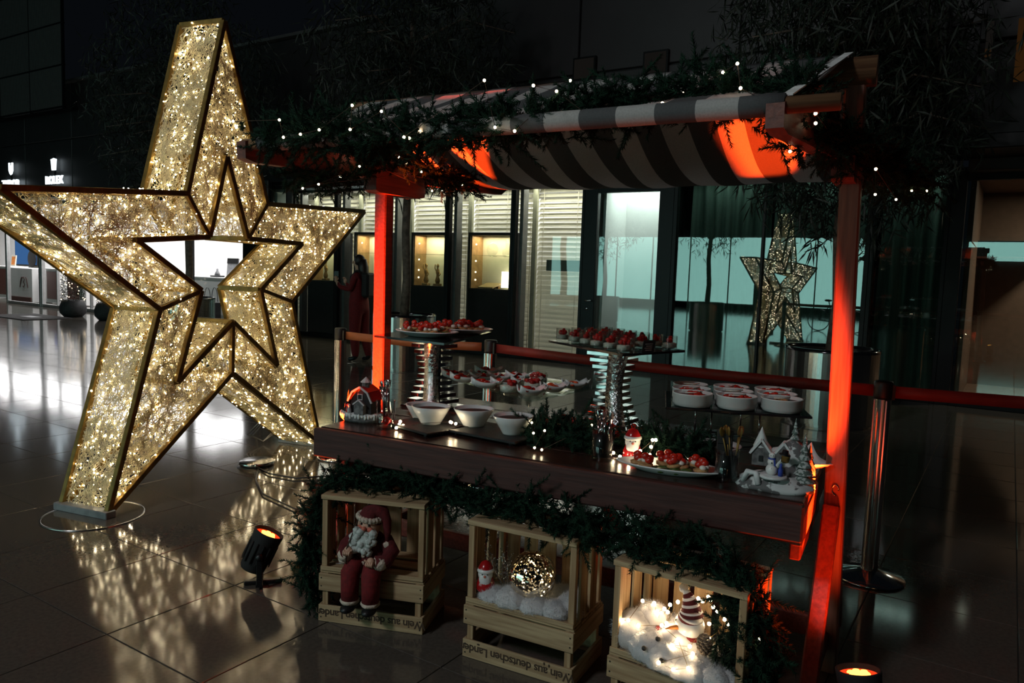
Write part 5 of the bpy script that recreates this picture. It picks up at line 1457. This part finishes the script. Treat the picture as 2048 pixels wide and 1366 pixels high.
b = MB(); rr = random.Random(4); b.ball((0, -.034, -.055), .045, 16, 12, sc=(.95, .62, 1.15), M=hd, fn=fz(.06))
for q in range(34):
    a = rr.uniform(-1.25, 1.25); zz = rr.uniform(-.105, -.012); wd = .052 * (1 - (abs(zz + .045) / .09) ** 2 * .55)
    b.ball((math.sin(a) * wd, -.030 - .026 * math.cos(a) + rr.uniform(-.004, .004), zz), rr.uniform(.012, .018), 9, 7, M=hd, fn=fz(.12))
b.build('beard', 'beard', t)
b = MB()
for s in (-1, 1): b.ball((s * .017, -.052, -.018), .013, 10, 7, sc=(1.5, .6, .55), M=hd @ RM(0, s * .25, 0))
b.build('moustache', 'beard', t)
b = MB()
for q in range(22):
    a = 2 * PI * q / 22; b.ball((.049 * math.cos(a), .046 * math.sin(a), .037 + .004 * math.sin(a)), .0125, 8, 6, M=hd, fn=fz(.1))
b.build('hat_brim', 'fur', t)
b = MB(); b.tube([hd @ Vector(p) for p in ((0, 0, .024), (.006, .004, .050), (.022, .008, .068), (.050, .008, .062), (.072, .006, .030), (.084, .002, -.01), (.090, -.002, -.045))], [.050, .046, .036, .027, .020, .014, .008], 18); b.build('hat', 'dark_red_cloth', t)
blob('pompom', 'fur', [(tuple(hd @ Vector((.091, -.004, -.060))), .016, (1, 1, 1))], fn=fz(.08))
for z, y in ((.082, -.0665), (.052, -.0675), (.112, -.058)):
    MB().lathe([(0, 0), (.0085, 0), (.008, .003), (.003, .0035), (0, .002)], 12, M=RM(PI / 2, 0, 0, (-.004, y, z))).build('button', 'fur', t)
b = MB(); b.box((0, 0, .001), (.05, .03, .001), M=RM(0, 0, .5)); o = b.build('paper_scrap', 'ceramic_white', None, at(0, -.165, -.07, .0125), (0, .12, RZ[0])); tag(o, 'small white scrap on the floor of the left crate', 'paper')

# ---- middle crate: cotton, globe, figurine, glitter twigs
def cotton(name, k, blobs, label, seed):
    t = thing(name, label, 'decoration', at(k, 0, 0, .012), RZ[k])
    rs = random.Random(seed); b = MB()
    for (x, y, z, r, sz) in blobs:
        ph = rs.random() * 9
        b.ball((x, y, z), r, 40, 24, sc=(1, .85, sz), fn=lambda v: 1 + .06 * math.sin(v[0] * 6 + ph) * math.cos(v[1] * 5 + ph) + .045 * math.sin(v[0] * 13 + v[2] * 11 + ph) * math.sin(v[1] * 12 + ph) + .03 * math.sin(v[0] * 27 + ph) * math.sin(v[2] * 25 + v[1] * 21))
    b.v = [(x, y, max(z, .001)) for x, y, z in b.v]
    o = b.build('wadding', 'cotton', t)
    # loose fibres
    rs2 = np.random.RandomState(seed); V = np.array(b.v); idx = rs2.randint(0, len(V), 26000); C0 = V[idx]
    cen = np.array([bb[:3] for bb in blobs]); dd = C0 - cen[np.argmin(((C0[:, None] - cen[None]) ** 2).sum(-1), 1)]; dd /= np.linalg.norm(dd, axis=1)[:, None] + 1e-6
    d = dd * .5 + rs2.randn(*dd.shape) * .6; d /= np.linalg.norm(d, axis=1)[:, None]; s = np.cross(d, rs2.randn(*d.shape)); s /= np.linalg.norm(s, axis=1)[:, None]; q = np.cross(d, s)
    w = .0004; L_ = (.009 + .014 * rs2.rand(len(d)))[:, None]
    Vv = np.stack([C0 + s * w, C0 - s * w * .5 + q * w, C0 - s * w * .5 - q * w, C0 + d * L_], 1).reshape(-1, 3); Vv[:, 2] = np.maximum(Vv[:, 2], .001)
    i4 = np.arange(len(d))[:, None] * 4
    stuff(mesh_np('fibre', Vv, np.concatenate([i4 + np.array([[0, 1, 3]]), i4 + np.array([[1, 2, 3]]), i4 + np.array([[2, 0, 3]])]), 'cotton', False, t))
    return t
cotton('cotton_snow', 1, [(-.13, -.09, .012, .06, .55), (-.05, -.09, .018, .07, .62), (.045, -.085, .012, .07, .5), (.125, -.085, .012, .058, .6), (.17, -.05, .02, .05, .8), (-.02, .03, .01, .10, .4), (.10, .05, .01, .09, .45)], 'white cotton wadding under the glitter globe in the middle crate', 31)
t = thing('glitter_globe', 'silvered glass globe lit from inside on cotton in the middle crate', 'lamp', at(1, .005, -.035, .022), RZ[1])
m, nt, out = _nt('mercury')
N = nt.nodes.new; L = nt.links.new
tc = N('ShaderNodeTexCoord'); nz = N('ShaderNodeTexNoise'); nz.inputs['Scale'].default_value = 120; nz.inputs['Detail'].default_value = 3; L(tc.outputs['Object'], nz.inputs[0])
cr_ = N('ShaderNodeValToRGB'); cr_.color_ramp.elements[0].position = .53; cr_.color_ramp.elements[1].position = .58; L(nz.outputs[0], cr_.inputs[0])
g1 = N('ShaderNodeBsdfGlossy'); g1.inputs[0].default_value = (.78, .72, .62, 1); g1.inputs[1].default_value = .05
t1 = N('ShaderNodeBsdfTransparent'); t1.inputs[0].default_value = (.95, .9, .8, 1)
mx = N('ShaderNodeMixShader'); L(cr_.outputs[0], mx.inputs[0]); L(g1.outputs[0], mx.inputs[1]); L(t1.outputs[0], mx.inputs[2]); L(mx.outputs[0], out.inputs[0])
MB().ball((0, 0, .097), .092, 44, 28).build('globe', 'mercury', t)
MB().lathe([(.03, .004), (.032, .010), (.022, .014), (0, .014)], 20).build('base', 'black', t)
gb_ = MB().ball((0, 0, 0), .0034, 8, 5).mesh('bulb', 'fairy_soft'); rr = random.Random(2)
gp = []
for k in range(44):
    a, r_, z_ = rr.random() * 6.28, .080 * math.sqrt(rr.random()), .018 + .13 * rr.random() ** 1.6; r_ *= math.sqrt(max(.1, 1 - ((z_ - .097) / .092) ** 2))
    gp.append((r_ * math.cos(a), r_ * math.sin(a), z_)); link('bulb', gb_, t, gp[-1])
MB().tube(gp, .0008, 4).build('light_wire', 'chrome', t)
figurine(*at(1, -.172, -.085, .035), RZ[1] + .4, 'small white-bearded ceramic figurine in red beside the glitter globe', .98)
t = thing('glitter_twigs', 'bunch of glittering silver twigs behind the small figurine', 'decoration', at(1, -.125, -.01, .013), 0)
b = MB(); rr = random.Random(6); bd = MB()
for k in range(16):
    a = rr.random() * 6.28; l = rr.uniform(.10, .17); p = Vector((0, 0, 0)); pts = [p]
    for q in range(5):
        p = p + Vector((math.cos(a) * .018 + rr.uniform(-.01, .01), math.sin(a) * .012 + rr.uniform(-.01, .01), l / 5)); pts.append(p)
        for w in range(3):
            e = p + Vector((rr.uniform(-.022, .022), rr.uniform(-.022, .022), rr.uniform(-.004, .02))); b.tube([p, e], .0007, 4); bd.ball(e, .0022, 6, 4)
    b.tube(pts, .0013, 5)
b.build('twig', 'steel', t); bd.build('glitter_bead', 'chrome', t)

# ---- right crate: cotton, snowman, fairy lights, cone
cotton('cotton_snow', 2, [(-.17, -.07, .05, .075, .95), (-.13, -.02, .085, .06, 1.0), (-.09, -.10, .03, .085, .7), (-.02, -.125, .022, .08, .75), (.06, -.135, .012, .075, .75), (.13, -.13, .006, .06, .8), (.02, -.05, .03, .09, .7), (.11, -.05, .015, .08, .6), (.175, -.10, .01, .045, .8), (-.05, .02, .03, .10, .7)], 'thick white cotton wadding full of lights in the right crate', 32)
t = thing('snowman_doll', 'snowman doll with a striped red and white hat lying in the cotton', 'doll', at(2, .020, -.060, .105), RZ[2] - .35)
hm = RM(.05, .15, 0, (0, 0, .035))
MB().ball((-.03, -.02, -.025), .062, 18, 12, sc=(1.1, .9, .8)).build('body', 'cotton', t)
MB().ball((0, 0, 0), .047, 20, 14, sc=(1.08, 1, .92), M=hm).build('head', 'ceramic_white', t)
b = MB(); pts = [(.0, 0, .020), (.002, 0, .036), (-.002, 0, .052), (-.010, 0, .072), (-.020, -.002, .092), (-.032, -.004, .108)]
rs_ = [.0415, .040, .034, .027, .019, .010]
for q in range(5):
    p0, p1 = Vector(pts[q]), Vector(pts[q + 1])
    b.tube([hm @ p0, hm @ (p0 + (p1 - p0) * .62)], [rs_[q], rs_[q] + (rs_[q + 1] - rs_[q]) * .62], 20, 0, cap=False)
    b.tube([hm @ (p0 + (p1 - p0) * .62), hm @ p1], [rs_[q] + (rs_[q + 1] - rs_[q]) * .62, rs_[q + 1]], 20, 1, cap=q == 4)
b.build('striped_hat', ['dark_red_cloth', 'cotton'], t)
blob('pompom', 'cotton', [(tuple(hm @ Vector((-.042, -.005, .112))), .015, (1, 1, 1))], t, fn=fz(.08))
b = MB(); b.tube([hm @ Vector(p) for p in ((-.012, -.042, -.004), (-.026, -.062, -.008), (-.036, -.076, -.014))], [.008, .0055, .001], 10); b.build('carrot_nose', 'orange', t)
b = MB()
for s in (-.028, .0): b.ball((s, -.0405 + abs(s) * .2, .010), .0042, 8, 6, M=hm)
b.build('eyes', 'black', t)
b = MB(); b.tube([hm @ Vector((.036 * math.cos(a), .034 * math.sin(a), -.032)) for a in np.linspace(0, 2 * PI, 20)], .012, 10, cap=False)
b.tube([hm @ Vector(p) for p in ((-.015, -.040, -.034), (-.022, -.055, -.056), (-.020, -.062, -.078))], [.012, .013, .014], 10); b.build('scarf', 'red_cloth', t)
b = MB(); b.ball((-.022, -.066, -.062), .012, 10, 7); b.ball((-.036, -.066, -.052), .009, 10, 7); b.build('heart', 'ceramic_red', t)
b = MB()
for p in ((-.055, -.075, -.03), (-.085, -.05, .0)): b.tube([p, (p[0] - .02, p[1] - .012, p[2] - .035)], [.012, .006], 8)
b.build('mitten', 'red_cloth', t)
for k, (x, y, z) in enumerate(((-.085, -.178, .072), (-.015, -.198, .062), (-.055, -.140, .098))):
    o = MB().ball((0, 0, 0), .0085, 10, 7).build('coal_button', 'black', None, at(2, x, y, z)); tag(o, 'small dark button in the cotton, %s of three' % ('left', 'lowest', 'topmost')[k], 'button')
t = thing('fir_sprig', 'dark fir sprig with a cone hanging in the right side of the right crate', 'branch', at(2, .165, -.05, .30), RZ[2])
V, Fc = fir_mesh([(0, 0, 0), (.01, -.02, -.08), (-.015, -.03, -.16), (.005, -.05, -.22)], 90, .02, .07, 9)
stuff(mesh_np('foliage', V, Fc, 'fir_dark', False, t))
b = MB()
for q in range(7):
    for w in range(8): a = w * PI / 4 + q * .4; r_ = .020 * math.sin(PI * (q + 1) / 8.5); b.ball((-.075 + r_ * math.cos(a), -.06 + r_ * math.sin(a), -.215 + q * .009), .0075, 6, 5, sc=(1, 1, .6))
b.build('pine_cone', 'bark', t)
t = thing('fairy_light_string', 'string of very bright fairy lights around the snowman in the right crate', 'lights', at(2, 0, 0, .012), RZ[2])
FB = MB().ball((0, 0, 0), .0062, 10, 7).mesh('bulb', 'fairy_hot')
fl = [(-.195, -.12, .10), (-.165, -.135, .115), (-.15, -.06, .16), (-.12, -.03, .150), (-.105, -.04, .125), (-.07, -.06, .155), (-.06, -.055, .145), (-.055, -.05, .17), (-.05, -.085, .12), (-.03, -.045, .185), (-.01, -.04, .20), (.0, -.045, .165), (.03, -.02, .205), (.045, -.02, .20), (.06, -.01, .215), (.07, -.015, .21), (.085, -.03, .195), (.10, -.03, .185),
      (.125, -.03, .165), (.14, -.04, .155), (.10, -.10, .12), (.075, -.03, .135), (.05, -.13, .09), (.0, -.15, .085), (.07, -.155, .082), (-.02, -.208, .045), (.03, -.21, .040), (.075, -.20, .055), (.01, -.13, .10), (-.06, -.10, .115), (-.13, -.13, .105)]
for p in fl: link('bulb', FB, t, p)
MB().tube(fl, .0009, 4).build('light_wire', 'gold_frame', t)
t = thing('fairy_light_string', 'single fairy light hanging outside the right crate beside its right side', 'lights', at(2, .238, -.06, .16), 0)
link('bulb', FB, t, (.012, 0, 0)); MB().tube([(.012, 0, 0), (.016, .01, .05), (.01, .03, .15)], .001, 4).build('light_wire', 'gold_frame', t)

# ---- fir garland over the crates
pg = [(-2.235, 2.42, .02), (-2.27, 2.40, .15), (-2.305, 2.41, .30), (-2.25, 2.45, .52), (-2.10, 2.52, .605), (-1.90, 2.56, .61), (-1.72, 2.54, .60), (-1.60, 2.53, .58), (-1.45, 2.52, .60), (-1.28, 2.51, .615), (-1.12, 2.50, .60), (-1.0, 2.47, .585), (-.86, 2.45, .60), (-.72, 2.44, .60), (-.57, 2.43, .60), (-.45, 2.41, .53), (-.39, 2.39, .40), (-.375, 2.38, .25), (-.37, 2.37, .10), (-.37, 2.35, .03)]
garland('long fir garland laid over the wine crates and hanging down both ends', pg, 1350, .028, .095, 41, (), m='fir')

# ================================================================= PERSON AT THE WINDOW
def skin_mesh(name, joints, edges, mats, levels=1):
    """joints: (x, y, z, rx, ry)"""
    me = bpy.data.meshes.new(name); me.from_pydata([j[:3] for j in joints], edges, [])
    o = bpy.data.objects.new(name, me); COL.objects.link(o)
    md = o.modifiers.new('skin', 'SKIN'); md.use_smooth_shade = True
    sub = o.modifiers.new('sub', 'SUBSURF'); sub.levels = sub.render_levels = levels
    if not me.skin_vertices:
        import bmesh
        bm = bmesh.new(); bm.from_mesh(me); bm.verts.layers.skin.verify(); bm.to_mesh(me); bm.free()
    for i, j in enumerate(joints):
        sv = me.skin_vertices[0].data[i]; sv.radius = (j[3], j[4] if len(j) > 4 else j[3]); sv.use_root = (i == 0)
    dg = bpy.context.evaluated_depsgraph_get()
    res = bpy.data.meshes.new_from_object(o.evaluated_get(dg)); res.name = name
    bpy.data.objects.remove(o); bpy.data.meshes.remove(me)
    res.materials.clear()
    for m in mats: res.materials.append(MATS[m])
    return res
# local frame: faces -x (to the left in the photo), y = away from the camera
J = [(0, 0, .90, .15, .19),      # 0 pelvis
     (.0, 0, 1.06, .13, .17), (.01, 0, 1.22, .135, .18), (.015, 0, 1.33, .115, .165), (.0, 0, 1.40, .05, .055), (-.015, 0, 1.46, .045, .045), (-.02, 0, 1.535, .075, .068), (-.02, 0, 1.60, .066, .062),
     (.02, -.165, 1.33, .055), (-.04, -.20, 1.12, .045), (-.24, -.16, 1.16, .036), (-.31, -.13, 1.24, .026),          # near arm, forearm raised
     (.02, .165, 1.33, .055), (-.05, .19, 1.12, .045), (-.22, .14, 1.14, .036), (-.28, .12, 1.22, .026),
     (.0, -.085, .80, .12), (-.015, -.085, .48, .09), (.0, -.08, .13, .065), (.0, -.08, .05, .045), (-.13, -.085, .03, .032),
     (.03, .085, .80, .12), (.06, .085, .48, .088), (.14, .08, .14, .062), (.15, .08, .05, .045), (.03, .09, .03, .032)]
E_ = [(0, 1), (1, 2), (2, 3), (3, 4), (4, 5), (5, 6), (6, 7), (3, 8), (8, 9), (9, 10), (10, 11), (3, 12), (12, 13), (13, 14), (14, 15), (0, 16), (16, 17), (17, 18), (18, 19), (19, 20), (0, 21), (21, 22), (22, 23), (23, 24), (24, 25)]
me = skin_mesh('body', J, E_, ('red_cloth', 'skin', 'black'), 2)
for p in me.polygons:
    c = p.center
    p.material_index = 1 if (c.z > 1.415 or (c.x < -.275 and c.z > 1.1)) else (2 if c.z < .085 else 0)
    p.use_smooth = True
PX, PY = -7.849, 9.263
t = thing('person', 'person in red clothes with long dark hair facing the lit cabinets, phone raised', 'person', (PX, PY, 0), .25)
# hands with separate fingers and face features joined into the one body mesh
bm_ = MB()
for (hx, hy, hz, s) in ((-.325, -.125, 1.265, 1), (-.295, .118, 1.245, -1)):
    bm_.ball((hx, hy, hz), .036, 10, 8, sc=(.75, .5, 1.1))
    for q in range(4):
        l = (.030, .036, .033, .026)[q]; x_ = hx - .022 + .013 * q
        bm_.tube([(x_, hy, hz + .025), (x_ - .006, hy + s * .008, hz + .025 + l * .7), (x_ - .004, hy + s * .022, hz + .025 + l)], [.0085, .008, .006], 7)
    bm_.tube([(hx + .016, hy, hz - .01), (hx + .03, hy + s * .012, hz + .012), (hx + .022, hy + s * .024, hz + .032)], [.010, .009, .007], 7)
bm_.tube([(-.085, 0, 1.555), (-.108, 0, 1.535), (-.090, 0, 1.522)], [.010, .013, .008], 8)       # nose
bm_.ball((-.085, 0, 1.500), .016, 8, 6, sc=(.7, 1.3, .5))                                        # lips
for s in (-1, 1): bm_.ball((-.0, s * .068, 1.545), .022, 8, 6, sc=(.8, .35, 1.2))                # ears
for s in (-1, 1): bm_.ball((-.083, s * .028, 1.558), .010, 8, 6, sc=(.6, 1.1, .7))               # eyes
n0 = len(me.vertices)
import bmesh
bm = bmesh.new(); bm.from_mesh(me)
add = bm_.mesh('hands', 'skin')
for p in add.polygons: p.material_index = 1
bm.from_mesh(add); bm.to_mesh(me); bm.free(); bpy.data.meshes.remove(add)
link('body', me, t)
b = MB(); b.ball((.005, 0, 1.575), .094, 18, 12, sc=(1.0, .95, 1.0), fn=lambda v: 1.0 if v[0] > -.45 else .86)
b.tube([(.045, 0, 1.58), (.075, 0, 1.46), (.085, 0, 1.33), (.08, 0, 1.2)], [.075, .082, .075, .045], 16)
b.build('hair', 'hair', t)
b = MB(); b.box((.16, 0, 1.20), (.13, .27, .38), ch=.04); o = b.build('backpack', 'black_matt', t)
b = MB()
for s in (-1, 1): b.tube([(.10, s * .10, 1.38), (.02, s * .11, 1.42), (-.085, s * .11, 1.32), (-.09, s * .12, 1.15), (.05, s * .13, 1.03)], .014, 6)
b.build('strap', 'black_matt', t)
b = MB()
for s in (-1, 1): b.lathe([(.019, -.002), (.022, 0), (.019, .002)], 16, M=RM(0, PI / 2, 0, (-.098, s * .028, 1.558)))
b.bar((-.098, -.01, 1.56), (-.098, .01, 1.56), .003); b.build('spectacles', 'chrome', t)
M_ = Matrix.Translation((PX, PY, 0)) @ Matrix.Rotation(.25, 4, 'Z')
t = thing('mobile_phone', 'small phone held up by the person in red', 'phone', M_ @ Vector((-.332, -.095, 1.30)), .25)
MB().box((0, 0, .03), (.075, .010, .14), ch=.004).build('case', 'black', t); MB().box((0, .006, .03), (.066, .002, .125)).build('display', 'sign_dim', t)
